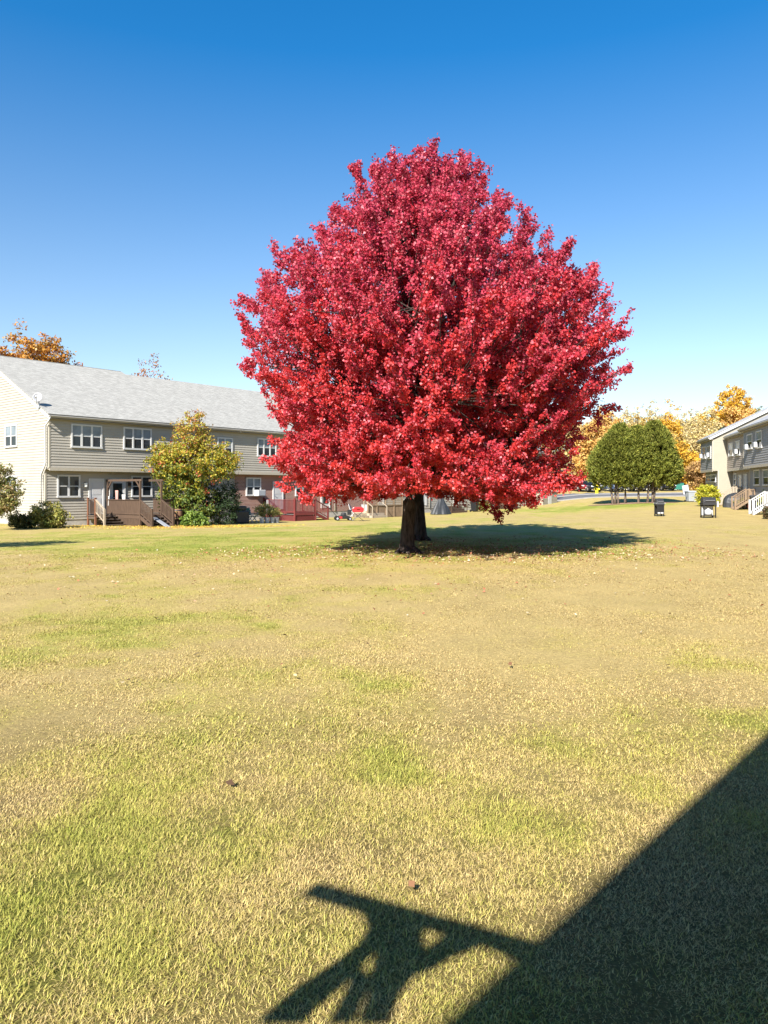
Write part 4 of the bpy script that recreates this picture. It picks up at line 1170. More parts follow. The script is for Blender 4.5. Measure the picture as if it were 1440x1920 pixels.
# red portable grill on crossed legs
def red_grill():
    x, y, z = gat(671, 977)
    t = thing('portable_grill', 'small red barbecue on crossed legs standing on the lawn', 'grill', (x, y, z), .1)
    mb = MB()
    for a, b in (((-.42, -.2, 0), (.30, -.2, .62)), ((.42, -.2, 0), (-.30, -.2, .62)), ((-.42, .2, 0), (.30, .2, .62)), ((.42, .2, 0), (-.30, .2, .62))): mb.tube([a, b], .016, 6)
    mb.tube([(-.42, -.2, .01), (-.42, .2, .01)], .016, 6); mb.tube([(.42, -.2, .01), (.42, .2, .01)], .016, 6); mb.build('leg_frame', M['metal_dark'], t)
    mb = MB(); mb.prism([(-.36, .64), (.36, .64), (.42, .80), (-.42, .80)], 'y', -.26, .26); mb.build('firebox', M['red_paint'], t, bevel=.03)
    mb = MB(); mb.prism([(-.42, .80), (.42, .80), (.40, .93), (.28, 1.01), (-.28, 1.01), (-.40, .93)], 'y', -.26, .26); mb.build('lid', M['red_paint'], t, bevel=.03)
    mb = MB(); mb.box((-.12, -.33, .86), (.12, -.30, .89)); mb.box((-.11, -.30, .86), (-.09, -.26, .89)); mb.box((.09, -.30, .86), (.11, -.26, .89)); mb.build('handle', M['black_plastic'], t)
    mb = MB(); mb.box((-.75, -.15, .45), (-.48, .15, .82)); mb.beam((-.5, 0, .84), (-.36, 0, .84), .2, .03); mb.build('side_bag', M['black_plastic'], t, bevel=.03)
red_grill()
# tan lattice screen and steps beyond
sx_ = lx(690, -2.4); ex_ = lx(754, -2.4)
tn = l_thing('lattice_fence', 'tan lattice topped fence between the patios left of the maple trunk', 'fence', sx_, -2.4)
W_ = ex_-sx_
mb = MB(); slat_panel(mb, (0, 0, 0), (W_, 0, 0), 0.0, .95, gap=.16)
mb.build('board_panel', M['wood_tan'], tn)
mb = MB()
for k in range(int(W_/.12)+1): mb.box((.12*k-.01, -.01, 1.0), (.12*k+.01, .01, 1.75))
for k in range(6): mb.box((0, -.022, 1.02+.14*k), (W_, -.012, 1.04+.14*k))
mb.box((0, -.05, 1.75), (W_, .05, 1.80)); mb.build('lattice_panel', M['wood_tan'], tn)
for k in range(5):
    mb = MB(); mb.box((W_*k/4-.05, -.06, -.2), (W_*k/4+.05, .06, 1.9)); mb.build('post', M['wood_tan'], tn)
for px_, yl, lb, rz_ in ((664, .0, 'white patio chair behind the red barbecue', .5), (688, -2.0, 'white patio chair near the tan lattice fence', -.4)):
    chair(lb, lx(px_, yl), yl, 'white_plastic', rz_, back='white_plastic')
def steps(label, px0, px1, yl, h, m, n=3):
    a, b = lx(px0, yl), lx(px1, yl); t = l_thing('porch_steps', label, 'steps', a, yl)
    mb = MB()
    for k in range(n): mb.box((0, .3*k, -.2), (b-a, 2.0, h*(k+1)/n))
    mb.build('tread', M[m], t)
    for xx in (0.03, b-a-.03):
        mb = MB(); mb.beam((xx, 0, .9), (xx, .9, h+.9), .06, .05); mb.box((xx-.03, -.03, -.2), (xx+.03, .03, .92)); mb.box((xx-.03, .87, h), (xx+.03, .93, h+.9)); mb.build('stair_rail', M[m], t)
    return t
steps('low wooden steps at the patio just left of the maple trunks', 698, 726, -2.9, .55, 'wood_pale')
steps('wooden porch steps right of the maple trunks', 846, 876, -2.3, .6, 'wood_brown')
steps('wooden porch steps at the far end of the left row', 958, 976, -2.0, .6, 'wood_brown')
# tarp covered furniture right of the trunks
tx = lx(827, -2.7)
tp = l_thing('covered_furniture', 'dark grey tarp draped over garden furniture right of the maple trunks', 'covered furniture', tx, -2.7)
mb = MB(); nu, nv = 28, 9
for j in range(nv+1):
    for i in range(nu):
        a = 2*math.pi*i/nu; v = j/nv
        rr = (.25+.85*v**1.2)*(1+.07*math.sin(a*7+v*2)+.05*math.sin(a*3))
        mb.v.append((rr*math.cos(a)*1.05, rr*math.sin(a)*.7, 1.55*(1-v)**.85+.02+.12*math.sin(a*2)*(1-v)))
for j in range(nv):
    for i in range(nu):
        mb.f.append((j*nu+i, j*nu+(i+1) % nu, (j+1)*nu+(i+1) % nu, (j+1)*nu+i)); mb.m.append(0)
mb.f.append(tuple(range(nu))); mb.m.append(0)
mb.build('tarp', M['tarp'], tp)
def wheelie(label, loc, rz, m='grey_plastic', h=1.05, s=1.0, group=None):
    t = thing('trash_bin', label, 'trash bin', loc, rz, group)
    mb = MB(); n0 = 0
    for z_, hw_, hd in ((.06, .22, .25), (h*.9, .29, .34)):
        mb.v += [(-hw_*s, -hd*s, z_), (hw_*s, -hd*s, z_), (hw_*s, hd*s, z_), (-hw_*s, hd*s, z_)]
    for f in ((3,2,1,0), (4,5,6,7), (0,1,5,4), (1,2,6,5), (2,3,7,6), (3,0,4,7)): mb.f.append(f); mb.m.append(0)
    mb.build('bin_body', M[m], t, bevel=.03)
    mb = MB(); mb.prism([(-.38*s, h*.9), (.38*s, h*.9), (.40*s, h*.95), (.1, h*1.02), (-.3*s, h*.99)], 'x', -.32*s, .32*s); mb.build('lid', M[m], t, bevel=.02)
    for sx in (-.26*s, .26*s):
        mb = MB(); mb.tube([(sx-.03, .30*s, .11), (sx+.03, .30*s, .11)], [.11, .11], 14); mb.build('wheel', M['tyre'], t)
    mb = MB(); mb.tube([(-.25*s, .42*s, h*.9), (.25*s, .42*s, h*.9)], .018, 6); mb.build('handle', M[m], t)
    return t
x, y, z = place_l(890, -2.2)
wheelie('dark trash bin against the far part of the left row', (x, y, z), HL_A, 'black_plastic', 1.15)
x, y, z = place_l(908, -2.4)
leafy('shrub', 'small yellow green shrub beside the dark bin of the left row', 'shrub', (x, y, z), [(0, 0, .5, .75, .6, .5)], 80, 18, .12,
      pal([(.34,.34,.06), (.26,.28,.05), (.45,.40,.10)]), 33, clump_r=.2)
sh = l_thing('garden_shed', 'low pale shed at the far end of the left row', 'shed', lx(1040, -1.2)-3.4, -1.5)
mb = MB(); clap(mb, lambda u, o, z: (u, -o, z), .02, 1.5, lambda z: (0, 3.4)); clap(mb, lambda u, o, z: (3.4+o, u, z), .02, 1.5, lambda z: (0, 1.4)); mb.box((0.02, 0.01, -.3), (3.38, 1.4, 1.5)); mb.build('wall', M['siding_cream'], sh)
mb = MB(); mb.prism([(-.15, 1.5), (1.5, 1.5), (1.5, 1.66), (-.15, 1.56)], 'x', -.12, 3.52); mb.build('roof', M['trim'], sh)
mb = MB(); mb.box((1.2, -.05, .05), (2.0, -.026, 1.4)); do_ = mb.build('door', M['door_white'], sh)
mb = MB(); mb.box((1.28, -.075, .68), (1.33, -.05, .8)); mb.build('handle', M['steel'], do_)

# ---- right house
HR_O = np.array([28.9, 66.6]); yl_ = np.array([.974, -.225]); yl_ /= np.linalg.norm(yl_); xl_ = np.array([yl_[1], -yl_[0]])
HR_A = math.atan2(xl_[1], xl_[0]); HR_Z = .52
HR = thing('grey_townhouse', 'grey and cream staggered townhouse row at the right edge', 'townhouses', (HR_O[0], HR_O[1], HR_Z), HR_A)
house_unit(HR, -5.6, 0, 0, 7.5, 3.05, 5.95, wall='siding_grey', gmat='siding_cream', mt='shingle_pale', g_lip=.006, gable0=True, ova=.25, ovb=.25)
house_unit(HR, 0.04, 9, 1.2, 7.0, 3.05, 5.95, wall='siding_tan', mt='shingle_pale', gable0=False, gable1=False, ova=-.2, ovb=0)
house_unit(HR, 9.0, 30, .55, 7.5, 3.05, 5.95, wall='siding_grey', mt='shingle_pale', gable0=True, gable1=True)
def rx(px, yl):
    u = (px-CX)/F
    # HR_O + xl*X + yl*Y on ray
    A = np.array([[xl_[0]-u*xl_[1]]]); bq = u*(HR_O[1]+yl_[1]*yl)-(HR_O[0]+yl_[0]*yl)
    X = bq/A[0, 0]; D = HR_O[1]+yl_[1]*yl+xl_[1]*X
    return float(X), float(D)
def win_r(pa, pb, pt, pbm, yl, n=1, **k):
    xa, Da = rx(pa, yl); xb, Db = rx(pb, yl); D = (Da+Db)/2
    return window(HR, min(xa, xb), max(xa, xb), CAMZ-(pbm-HY)/F*D-HR_Z, CAMZ-(pt-HY)/F*D-HR_Z, yl, n, **k)
win_r(1317, 1324, 838, 860, 0); win_r(1326.5, 1334, 836, 860, 0)
win_r(1367.5, 1375.5, 831, 855, 1.2, upper='glass_pale'); win_r(1380, 1388.5, 827, 854, 1.2, upper='glass_pale')
win_r(1402, 1412, 814, 842, .55); win_r(1419, 1430, 808, 840, .55)
win_r(1325, 1343, 890, 904, .45, 2)
win_r(1415, 1426, 881, 910, 1.0, 1); win_r(1432, 1443, 880, 910, 1.0, 1)
xa, D_ = rx(1378, 1.65); xb, _ = rx(1383, 1.65)
win_r(1377, 1382, 888, 910, 1.65, 1)
door(HR, rx(1386, 1.65)[0], rx(1392, 1.65)[0], .55, 2.55, 1.65, kind='glass')
door(HR, rx(1396, 1.65)[0], rx(1402, 1.65)[0], .55, 2.6, 1.65, kind='white')
for a in (17.5, 21, 25):
    window(HR, a, a+1.4, 4.1, 5.4, .55, 2)
def hr_world(X, Y): return HR_O+xl_*X+yl_*Y
def ac_r(px, py, yl, label):
    X, D = rx(px, yl); w = hr_world(X, yl-.08)
    ac_unit(label, (w[0], w[1], CAMZ-(py-HY)/F*D), HR_A, .5, .38, .22, 'window air conditioners on the grey row')
ac_r(1318, 859, 0, 'white air conditioner in the farthest upper window of the grey row')
ac_r(1331, 857, 0, 'white air conditioner in the grey row window beside the cream wall')
ac_r(1384, 851, 1.2, 'white air conditioner in the tan unit upper window')
ac_r(1404, 843, .55, 'white air conditioner left of two on the nearest grey wall')
ac_r(1421, 839, .55, 'white air conditioner right of two on the nearest grey wall')
mb = MB(); mb.tube([(.02, .5, 3.0), (.02, .5, .1)], .05, 7)
# porches of the right row
def porch_r(label, px, yl, w, d, h, m, seed):
    X, D = rx(px, yl); p = hr_world(X, yl); zgz = float(zg(p[0], p[1]))
    t = thing('entry_porch', label, 'porch', (p[0], p[1], zgz), HR_A)
    mb = MB(); mb.box((-w/2, -d, h-.08), (w/2, 0, h)); mb.build('platform', M['wood_tread'], t)
    for sx in (-w/2+.05, w/2-.05):
        for yy in (-d+.05, -.05):
            mb = MB(); mb.box((sx-.05, yy-.05, -.3), (sx+.05, yy+.05, h+.98)); mb.build('post', M[m], t)
        mb = MB(); mb.beam((sx, -d, h+.92), (sx, 0, h+.92), .09, .05); mb.beam((sx, -d, h+.12), (sx, 0, h+.12), .05, .06)
        for k in range(int(d/.14)): mb.box((sx-.02, -d+.1+.14*k, h+.12), (sx+.02, -d+.14+.14*k, h+.9))
        mb.build('railing', M[m], t)
        mb = MB(); mb.beam((sx, -d, h+.92), (sx, -d-.9, .92), .08, .05); mb.beam((sx, -d, h+.05), (sx, -d-.9, .05), .05, .16)
        for k in range(7):
            f = (k+.5)/7; mb.beam((sx, -d-.9*f, h*(1-f)+.1), (sx, -d-.9*f, h*(1-f)+.9), .035, .035, up=(1, 0, 0))
        mb.box((sx-.04, -d-.94, -.3), (sx+.04, -d-.86, 1.0)); mb.build('stair_rail', M[m], t)
    mb = MB()
    for k in range(4): mb.box((-w/2+.1, -d-.22*(k+1), h*(3-k)/4-.0), (w/2-.1, -d-.22*k, h*(3-k)/4+.05))
    mb.build('stair_tread', M['wood_tread'], t)
porch_r('weathered entry porch right beside the cream gable wall', 1388, 1.6, 1.2, .5, .62, 'wood_pale', 1)
porch_r('brown railed entry porch in the middle of the grey row', 1413, 1.0, 1.2, .5, .6, 'wood_tan', 2)
porch_r('white railed entry porch at the right frame edge', 1454, 1.0, 1.2, .6, .6, 'trim', 3)

x, y, z = gD(1328, 62)
leafy('shrub', 'rounded yellow gold shrub left of the cream wall', 'shrub', (x, y, z),
      [(0, 0, 1.05, .85, .8, .75), (.35, 0, .75, .6, .6, .55), (-.35, 0, .75, .6, .6, .55), (0, 0, .4, .75, .75, .4)], 300, 18, .15,
      pal_clump([(.50,.46,.03), (.40,.40,.03), (.30,.32,.03), (.56,.48,.05)]), 50, clump_r=.24)
x, y, z = gD(1446, 54)
leafy('shrub', 'green and gold shrub cut by the right frame edge', 'shrub', (x, y, float(zg(x, y))),
      [(0, 0, .95, .75, .7, .9), (-.1, 0, .6, .6, .6, .5)], 150, 18, .13, pal_clump([(.16,.22,.04), (.26,.28,.04), (.40,.38,.05)]), 51, clump_r=.2)
x, y, z = gD(1447, 46)
leafy('shrub', 'dark reddish shrub low at the right frame edge on the lawn', 'shrub', (x, y, float(zg(x, y))),
      [(0, 0, .45, .5, .5, .45)], 80, 16, .11, pal([(.10,.08,.03), (.16,.08,.04), (.08,.10,.03)]), 52, clump_r=.16)
x, y, z = gD(1397, 58)
leafy('shrub', 'low olive plant beside the dark covered mound', 'shrub', (x, y, z),
      [(0, 0, .4, .7, .6, .4)], 90, 16, .12, pal([(.22,.22,.05), (.30,.27,.08), (.16,.17,.04)]), 53, clump_r=.18)
x, y, z = gD(1380, 60)
cm = thing('covered_mound', 'dark covered pile in front of the cream walled porch', 'covered pile', (x, y, z))
mb = MB(); nu, nv = 24, 8
for j in range(nv+1):
    for i in range(nu):
        a = 2*math.pi*i/nu; v = j/nv; rr = math.sin(v*math.pi/2)*(1+.06*math.sin(a*5+v*3))
        mb.v.append((1.05*rr*math.cos(a), .8*rr*math.sin(a), 1.15*math.cos(v*math.pi/2)**.7+.02*math.sin(a*6)))
for j in range(nv):
    for i in range(nu): mb.f.append((j*nu+i, j*nu+(i+1) % nu, (j+1)*nu+(i+1) % nu, (j+1)*nu+i)); mb.m.append(0)
mb.build('tarp', M['tarp'], cm)
x, y, z = gD(1408, 56.5)
gl = thing('garden_ornament', 'small red pot figure by the dark bin at the right porches', 'ornament', (x, y, z))
mb = MB(); mb.tube([(0, 0, 0), (0, 0, .2), (0, 0, .38), (0, 0, .42)], [.16, .24, .26, .2], 14); mb.build('pot', M['red_paint'], gl, smooth=True)
mb = MB(); mb.tube([(0, 0, .42), (0, 0, .6), (.03, 0, .72)], [.12, .16, .05], 10); mb.build('plant_top', M['terracotta'], gl, smooth=True)
x, y, z = gD(1416, 55)
wheelie('dark grey bin between the right porches', (x, y, z), HR_A, 'metal_dark', 1.15)
x, y, z = gat(1294, 941)
wheelie('light grey trash bin left of the golden shrub', (x, y, z), .1, 'grey_plastic', 1.15, 1.35)
x, y, z = gat(1306, 941)
cr_ = thing('storage_crate', 'small grey crate between the trash bin and golden shrub', 'crate', (x, y, z), .2)
mb = MB(); mb.box((-.4, -.3, 0), (.4, .3, .42)); mb.build('box', M['grey_plastic'], cr_, bevel=.03)
mb = MB(); mb.box((-.43, -.33, .42), (.43, .33, .5)); mb.build('lid', M['tarp'], cr_, bevel=.02)

# two gas grills on the lawn
def gas_grill(label, px, py, rz, s, big):
    x, y, z = gat(px, py)
    t = thing('gas_grill', label, 'grill', (x, y, z), rz)
    t.scale = (s, s, s)
    w = .36 if big else .25
    mb = MB()
    for sx in (-w+.03, w-.03):
        for sy in (-.2, .2): mb.box((sx-.025, sy-.025, .0), (sx+.025, sy+.025, .72))
    mb.box((-w, -.22, .12), (w, .22, .15))
    if not big: mb.box((-w+.01, -.2, .15), (w-.01, -.17, .72))
    mb.box((-w, .19, .15), (w, .21, .72)); mb.build('cart_frame', M['black_plastic'], t)
    mb = MB(); mb.box((-w-.02, -.25, .72), (w+.02, .25, .88)); mb.build('firebox', M['metal_dark'], t, bevel=.02)
    mb = MB(); mb.prism([(-.25, .88), (.25, .88), (.25, 1.0), (.15, 1.15), (-.08, 1.17), (-.22, 1.06)], 'x', -w, w); mb.build('lid', M['metal_dark'], t, bevel=.03)
    mb = MB(); mb.tube([(-w*.7, -.29, .98), (w*.7, -.29, .98)], .014, 6); mb.tube([(-w*.7, -.29, .98), (-w*.7, -.22, .98)], .01, 5); mb.tube([(w*.7, -.29, .98), (w*.7, -.22, .98)], .01, 5); mb.build('handle', M['steel'], t)
    mb = MB()
    if big:
        mb.box((w+.02, -.2, .78), (w+.12, .2, .81)); mb.box((-w-.06, -.2, .84), (-w-.02, .2, .87))
    else: mb.box((-w-.06, -.24, .86), (w+.10, .24, .89))
    mb.build('side_shelf', M['metal_dark'] if big else M['grey_plastic'], t)
    if big:
        mb = MB(); mb.tube([(0, 0, .16), (0, 0, .22), (0, 0, .40), (0, 0, .50)], [.15, .2, .2, .1], 18); mb.tube([(0, 0, .50), (0, 0, .55)], [.06, .06], 10); mb.build('gas_tank', M['white_plastic'], t, smooth=True)
        mb = MB(); mb.box((-w+.05, .12, .15), (w-.05, .18, .66)); mb.build('back_panel', M['white_plastic'], t)
        mb = MB(); mb.box((w+.03, -.24, .62), (w+.13, -.2, .94)); mb.build('paper_towel', M['cloth_white'], t)
    else:
        mb = MB(); mb.box((-.2, -.215, .18), (-.02, -.202, .27)); mb.box((.02, -.215, .18), (.2, -.202, .27)); mb.build('vent_plate', M['white_plastic'], t)
    for sx in (-w+.03, w-.03):
        mb = MB(); mb.tube([(sx-.02, .2, .07), (sx+.02, .2, .07)], [.075, .075], 14); mb.build('wheel', M['tyre'], t)
gas_grill('narrow black gas grill, left of the two out on the dry lawn', 1236, 968, .05, 1.0, False)
gas_grill('wider black gas grill with white gas tank, right of the two on the lawn', 1328, 971, .0, 1.12, True)

# ---- road and what stands on it
def strip(name, pts_near, pts_far, dz, m, kind='structure'):
    mb = MB(); n = len(pts_near)
    for p in pts_near+pts_far: mb.v.append((p[0], p[1], float(zg(p[0], p[1]))+dz))
    for i in range(n-1): mb.f.append((i, i+1, n+i+1, n+i)); mb.m.append(0)
    o = mb.build(name, m); tag(o, kind=kind); return o
M['asphalt'] = mat('asphalt', (.12,.12,.125), .9, .2, var=.2, scale=1.5)
M['concrete'] = mat('concrete', (.26,.25,.24), .9, .2, var=.12, scale=2)
xs_ = np.linspace(8, 110, 60)
rn = lambda x: 90.5+.16*(x-25)
strip('road', [(float(a), rn(a)) for a in xs_], [(float(a), rn(a)+7.5) for a in xs_], .03, M['asphalt'])
strip('parking_lot', [(float(a), rn(a)+7.9) for a in xs_], [(float(a), rn(a)+16) for a in xs_], .03, M['asphalt'])
mb = MB()
for i in range(59):
    a, b = float(xs_[i]), float(xs_[i+1])
    for d in (-.25, 7.5):
        za, zb = float(zg(a, rn(a)+d)), float(zg(b, rn(b)+d))
        n = len(mb.v)
        mb.v += [(a, rn(a)+d, za), (b, rn(b)+d, zb), (b, rn(b)+d+.3, zb), (a, rn(a)+d+.3, za), (a, rn(a)+d, za+.14), (b, rn(b)+d, zb+.14), (b, rn(b)+d+.3, zb+.14), (a, rn(a)+d+.3, za+.14)]
        for f in ((4,5,6,7), (0,1,5,4), (2,3,7,6)): mb.f.append(tuple(n+k for k in f)); mb.m.append(0)
tag(mb.build('kerb', M['concrete']), kind='structure')

def car(label, px, D, colr, rz, tall=0.0, group='cars parked across the road'):
    x, y, z = gD(px, D)
    t = thing('parked_car', label, 'car', (x, y, z+.03), rz, group)
    paint = mat('car_paint', colr, .25, .6)
    body = [(-2.15, .28), (2.15, .28), (2.2, .55), (2.1, .78), (1.15, .92), (-1.3+.0, .95), (-2.1, .88), (-2.22, .6)]
    mb = MB(); mb.prism(body, 'y', -.88, .88); mb.build('body', paint, t, bevel=.08)
    c = [(1.1, .92), (.35, 1.42+tall), (-1.0-tall, 1.46+tall), (-1.75-tall*.6, .94)]
    mb = MB(); mb.prism(c, 'y', -.72, .72); co = mb.build('cabin', paint, t, bevel=.06)
    mb = MB()
    g = [(.92, .97), (.3, 1.36+tall), (-.95-tall, 1.39+tall), (-1.55-tall*.6, .98)]
    mb.prism(g, 'y', -.735, .735); mb.build('side_window', M['glass_dark'], co)
    mb = MB(); mb.face([(1.12, -.6, .98), (1.12, .6, .98), (.46, .58, 1.38+tall), (.46, -.58, 1.38+tall)]); mb.face([(1.10, -.6, .97), (.44, -.58, 1.37+tall), (.44, .58, 1.37+tall), (1.10, .6, .97)]); mb.build('windscreen', M['glass_dark'], co)
    for wx in (-1.35, 1.35):
        for sy in (-.86, .86):
            mb = MB(); mb.tube([(wx, sy-.1, .32), (wx, sy+.1, .32)], [.32, .32], 20); o = mb.build('wheel', M['tyre'], t)
            mb = MB(); mb.tube([(wx, sy-.11, .32), (wx, sy+.11, .32)], [.2, .2], 14); mb.build('rim', M['steel'], o)
    for sy in (-.65, .65):
        mb = MB(); mb.box((2.12, sy-.2, .60), (2.22, sy+.2, .76)); mb.build('headlight', M['lamp_glass'], t, bevel=.03)
        mb = MB(); mb.box((-2.24, sy-.16, .62), (-2.14, sy+.16, .80)); mb.build('tail_light', M['red_paint'], t, bevel=.03)
    mb = MB(); mb.box((2.14, -.28, .36), (2.235, .28, .48)); mb.build('number_plate', M['white_plastic'], t)
rr_ = -math.pi/2+.25
car('black car parked across the road at the maple crown edge', 1104, 103.5, (.012,.013,.016), rr_)
car('dark red car mostly hidden by the lowest maple leaves', 1086, 104.5, (.22,.02,.025), rr_)
car('blue grey car behind the left evergreen trunks', 1146, 104.0, (.06,.09,.17), rr_)
car('black car behind the middle evergreen trunks', 1180, 104.5, (.015,.016,.02), rr_)
car('dark car behind the right evergreen trunks', 1208, 105, (.02,.02,.024), rr_)
car('black van parked right of the evergreen trunks', 1240, 106, (.013,.013,.016), rr_, tall=.28)
x, y, z = gD(1119, 99.5)
hy = thing('fire_hydrant', 'yellow fire hydrant by the road left of the evergreens', 'hydrant', (x, y, z))
mb = MB(); mb.tube([(0, 0, 0), (0, 0, .06), (0, 0, .07), (0, 0, .85), (0, 0, .9), (0, 0, 1.08), (0, 0, 1.2)], [.28, .28, .2, .2, .27, .2, .05], 16); mb.build('barrel', M['yellow_paint'], hy, smooth=False)
for sx in (-1, 1):
    mb = MB(); mb.tube([(.18*sx, 0, .62), (.38*sx, 0, .62)], [.11, .11], 12); mb.build('outlet', M['yellow_paint'], hy)
x, y, z = gD(1263, 106)
dm = thing('dumpster', 'dark green dumpster across the road right of the evergreens', 'dumpster', (x, y, z), .1)
mb = MB(); mb.prism([(-.75, .15), (.75, .15), (.85, 1.25), (-.85, 1.05)], 'x', -1.1, 1.1); mb.build('bin_body', M['green_paint'], dm)
for k in (-1, 1):
    mb = MB(); mb.prism([(-.9, 1.06), (.88, 1.27), (.88, 1.32), (-.9, 1.11)], 'x', k*.55-.53, k*.55+.53); mb.build('lid', M['black_plastic'], dm)
for sx in (-1.16, 1.16):
    mb = MB(); mb.box((sx-.05, -.4, .6), (sx+.05, .4, .8)); mb.build('lifting_pocket', M['green_paint'], dm)
x, y, z = gD(1286, 97)
ws = thing('leaning_board', 'white panel tilted at the roadside above the trash bin', 'board', (x, y, z), .15)
mb = MB(); mb.beam((.12, 0, .02), (-.12, 0, 1.3), .85, .07, up=(0, 1, 0)); 
ws_o = mb.build('panel', M['white_plastic'], ws, bevel=.04)
mb = MB(); mb.beam((-.05, .08, .9), (-.2, .6, 0), .06, .06); mb.build('prop', M['wood_tan'], ws)
# pale boulders by the evergreens' bed
M['mulch'] = mat('mulch', (.30,.19,.12), .95, .1, var=.3, scale=6, bump=.4)
bx_, by_, bz_ = gD(1188, 77)
mb = MB(); k = 40
for j, q in enumerate((1.0, .0)):
    for i in range(k):
        a = 2*math.pi*i/k; rx_, ry_ = 4.6*q*(1+.05*math.sin(3*a)), 2.0*q
        X, Y = bx_+rx_*math.cos(a), by_-.2+ry_*math.sin(a); mb.v.append((X, Y, float(zg(X, Y))+.03+.05*(1-q)))
for i in range(k): mb.f.append((i, (i+1) % k, k+(i+1) % k, k+i)); mb.m.append(0)
tag(mb.build('mulch_bed', M['mulch']), kind='structure')

# ------------------------------------------------------------------ fallen leaves
def litter():
    r = np.random.default_rng(77); Ps, Cs_ = [], []
    def add(n, cx, cy, rx_, ry_, cols):
        a = r.uniform(0, 6.283, n); q = np.sqrt(r.random(n))*(1+.15*r.normal(size=n))
        x = cx+rx_*q*np.cos(a); y = cy+ry_*q*np.sin(a)
        Ps.append(np.stack([x, y, zg(x, y)+r.uniform(.015, .05, n)], 1)); Cs_.append(palette(r, n, cols, None, .3))
    pale = [(.50,.36,.22), (.45,.27,.17), (.40,.14,.08), (.52,.43,.27), (.30,.12,.06)]
    add(2600, 1.5, 21.8, 6.5, 3.2, pale); add(900, 4.5, 21.5, 7, 2.5, pale); add(500, 0, 18, 10, 6, pale); add(1500, 4, 25, 6.5, 4, [(.34,.07,.04), (.26,.12,.06), (.40,.20,.10)])
    yel = [(.66,.48,.05), (.70,.42,.06), (.58,.30,.06), (.72,.58,.12)]
    a, b, _ = place_l(362, -6.0); add(2600, a, b, 4.6, 2.2, yel)
    a, b, _ = place_l(240, -5.2); add(700, a, b, 3.6, 1.2, yel)
    a, b, _ = place_l(165, -1.2); add(350, a, b, 1.2, .6, yel)
    a, b, _ = place_l(450, -7.5); add(900, a, b, 4, 1.6, yel)
    n = 160; y = np.sqrt(r.uniform(9, 600, n)); x = r.uniform(-.55, .55, n)*y
    Ps.append(np.stack([x, y, zg(x, y)+.04], 1)); Cs_.append(palette(r, n, [(.12,.07,.04), (.5,.4,.25), (.66,.60,.5), (.2,.1,.05)]))
    P = np.concatenate(Ps); C = np.concatenate(Cs_); n = len(P)
    T = rdir(r, n)*np.array([1, 1, .25]); N = norm(np.array([0, 0, 1.0])+rdir(r, n)*.5)
    ls = r.uniform(.04, .08, n)
    V, Q, CC = leaf_arrays(P, T, N, ls, ls*r.uniform(.6, .9, n), C, .2)
    tag(np_mesh('fallen_leaves', V, Q, M['litter'], None, CC), 'fallen leaves scattered on the lawn', 'leaves', kind='stuff')
litter()

# ------------------------------------------------------------------ the house the camera stands beside (throws the foreground shadow)
def shadow_pt(px, py, h):
    x, y, z = gat(px, py); t = (h-z)/-TRAVEL[2]
    return np.array([x, y])-TRAVEL[:2]*t
HE = 5.9
e0 = shadow_pt(820, 1920, HE); e1 = shadow_pt(1440, 1370, HE)
xd = -(e1-e0)/np.linalg.norm(e1-e0); yd = np.array([-xd[1], xd[0]])
NA = math.atan2(xd[1], xd[0])
# the wall lies behind the gutter edge
oo = e0+yd*(.43)
NH = thing('townhouse', 'near house whose eave throws the shadow in the lower right corner', 'townhouse', (oo[0], oo[1], 0), NA)
house_unit(NH, -26, 14, 0, 6.5, 3.05, HE+.06, over=.3)
for a in (-20, -14, -8, 6, 10):
    window(NH, a, a+1.6, 4.2, 5.5, 0, 2); window(NH, a+.3, a+1.9, 1.3, 2.5, .3, 2)
# porch frame behind the camera: back-projected into one upright plane square to the wall
def frame_pts(pix, base, dirh):
    """points where sun rays through the given ground pixels meet the upright plane"""
    n_ = np.array([-dirh[1], dirh[0]]); out = []
    for px, py in pix:
        x, y, z = gat(px, py)
        t = ((np.array([x, y])-base) @ n_)/(TRAVEL[:2] @ n_)
        p = np.array([x, y])-TRAVEL[:2]*t
        out.append((float((p-base) @ dirh), float(z-TRAVEL[2]*t)))
    return out
pb = shadow_pt(990, 1765, 3.3); pdir = -yd
PF = thing('pergola', 'wooden porch post with braced beam behind the viewpoint', 'pergola', (pb[0], pb[1], 0), math.atan2(pdir[1], pdir[0]))
def part(name, pix):
    pts = frame_pts(pix, pb, pdir)
    mb = MB(); mb.prism(pts, 'y', -.008, .008); mb.build(name, M['wood_brown'], PF)
part('beam', [(596, 1656), (566, 1680), (700, 1722), (1010, 1800), (1010, 1768), (800, 1712)])
part('brace', [(664, 1700), (684, 1722), (690, 1745), (676, 1768), (628, 1806), (560, 1850), (478, 1922), (572, 1922), (590, 1898), (640, 1855), (700, 1790), (760, 1730)])
part('post', [(668, 1800), (655, 1850), (616, 1922), (664, 1922), (680, 1880), (700, 1840)])
part('post', [(700, 1810), (694, 1860), (672, 1922), (728, 1922), (752, 1866), (780, 1832), (800, 1790), (790, 1740), (720, 1716)])
part('brace', [(840, 1752), (790, 1786), (770, 1836), (800, 1826), (850, 1798), (905, 1776), (955, 1800), (1010, 1800), (930, 1744)])

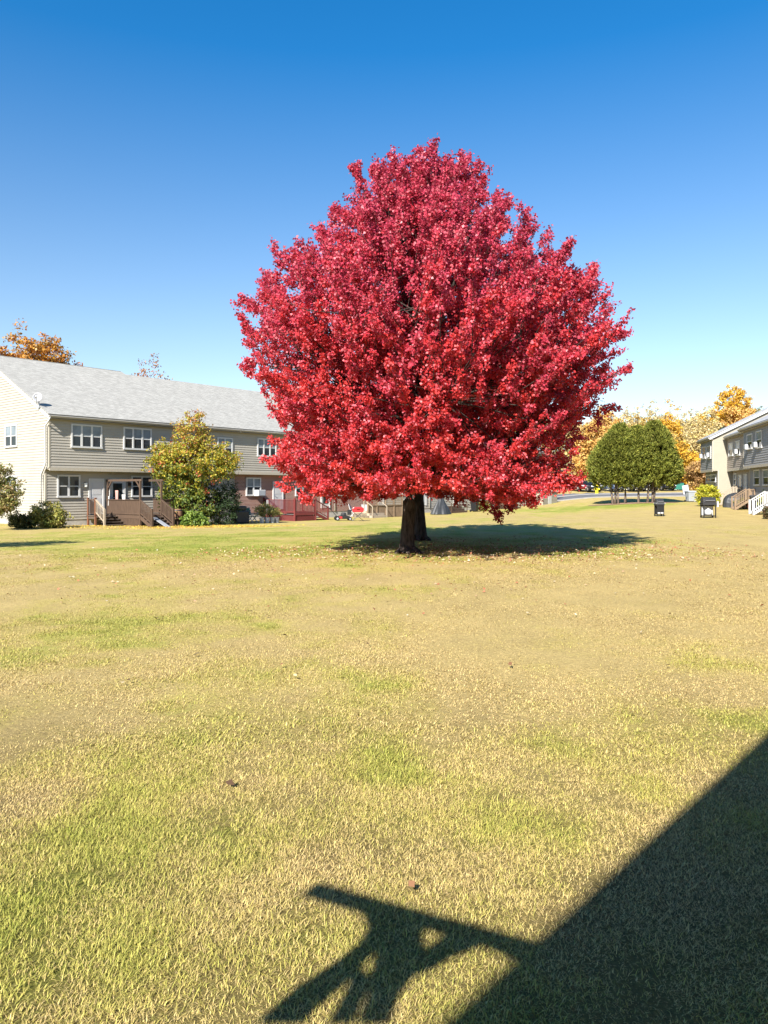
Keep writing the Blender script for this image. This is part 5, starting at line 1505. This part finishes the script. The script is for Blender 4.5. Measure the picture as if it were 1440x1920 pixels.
# ------------------------------------------------------------------ camera, sun, sky
cam = bpy.data.cameras.new('camera'); co = link(bpy.data.objects.new('camera', cam))
co.location = (0, 0, CAMZ); co.rotation_euler = (math.radians(90), 0, 0)
cam.sensor_fit = 'VERTICAL'; cam.sensor_height = 24; cam.sensor_width = 18; cam.lens = 24*F/1920; cam.shift_y = -(960-HY)/1920
cam.clip_start = .05; cam.clip_end = 4000
S.camera = co
sun = bpy.data.lights.new('sun', 'SUN'); so = link(bpy.data.objects.new('sun', sun))
sun.energy = 5.0; sun.angle = math.radians(.53); sun.color = (1, .955, .88)
so.rotation_euler = Vector(TRAVEL).to_track_quat('-Z', 'Y').to_euler(); so.location = (-20, -40, 40)
w = bpy.data.worlds.new('World'); S.world = w; w.use_nodes = True; nt = w.node_tree
sk = nt.nodes.new('ShaderNodeTexSky'); sk.sky_type = 'NISHITA'; sk.sun_disc = False
sk.sun_elevation = ELEV; sk.sun_rotation = math.pi+PHI
sk.altitude = 200; sk.air_density = 1.0; sk.dust_density = .2; sk.ozone_density = 1.6
bg = nt.nodes['Background']; bg.inputs['Strength'].default_value = .078
hs = nt.nodes.new('ShaderNodeHueSaturation'); 
gc = nt.nodes.new('ShaderNodeTexCoord'); gz = nt.nodes.new('ShaderNodeSeparateXYZ'); nt.links.new(gc.outputs['Generated'], gz.inputs[0])
gm = nt.nodes.new('ShaderNodeMapRange'); gm.inputs[1].default_value = .03; gm.inputs[2].default_value = .5; gm.inputs[3].default_value = .88; gm.inputs[4].default_value = 1.45
nt.links.new(gz.outputs['Z'], gm.inputs[0]); nt.links.new(gm.outputs[0], hs.inputs['Saturation'])
hs.inputs['Value'].default_value = 1.0
gv = nt.nodes.new('ShaderNodeMapRange'); gv.inputs[1].default_value = 0; gv.inputs[2].default_value = .5; gv.inputs[3].default_value = .84; gv.inputs[4].default_value = 1.10
nt.links.new(gz.outputs['Z'], gv.inputs[0]); nt.links.new(gv.outputs[0], hs.inputs['Value'])
nt.links.new(sk.outputs[0], hs.inputs['Color']); nt.links.new(hs.outputs[0], bg.inputs['Color'])
S.view_settings.view_transform = 'Standard'; S.view_settings.look = 'None'; S.view_settings.exposure = 1.3; S.view_settings.gamma = 1
S.cycles.max_bounces = 6; S.cycles.transparent_max_bounces = 4
S.cycles.use_denoising = True
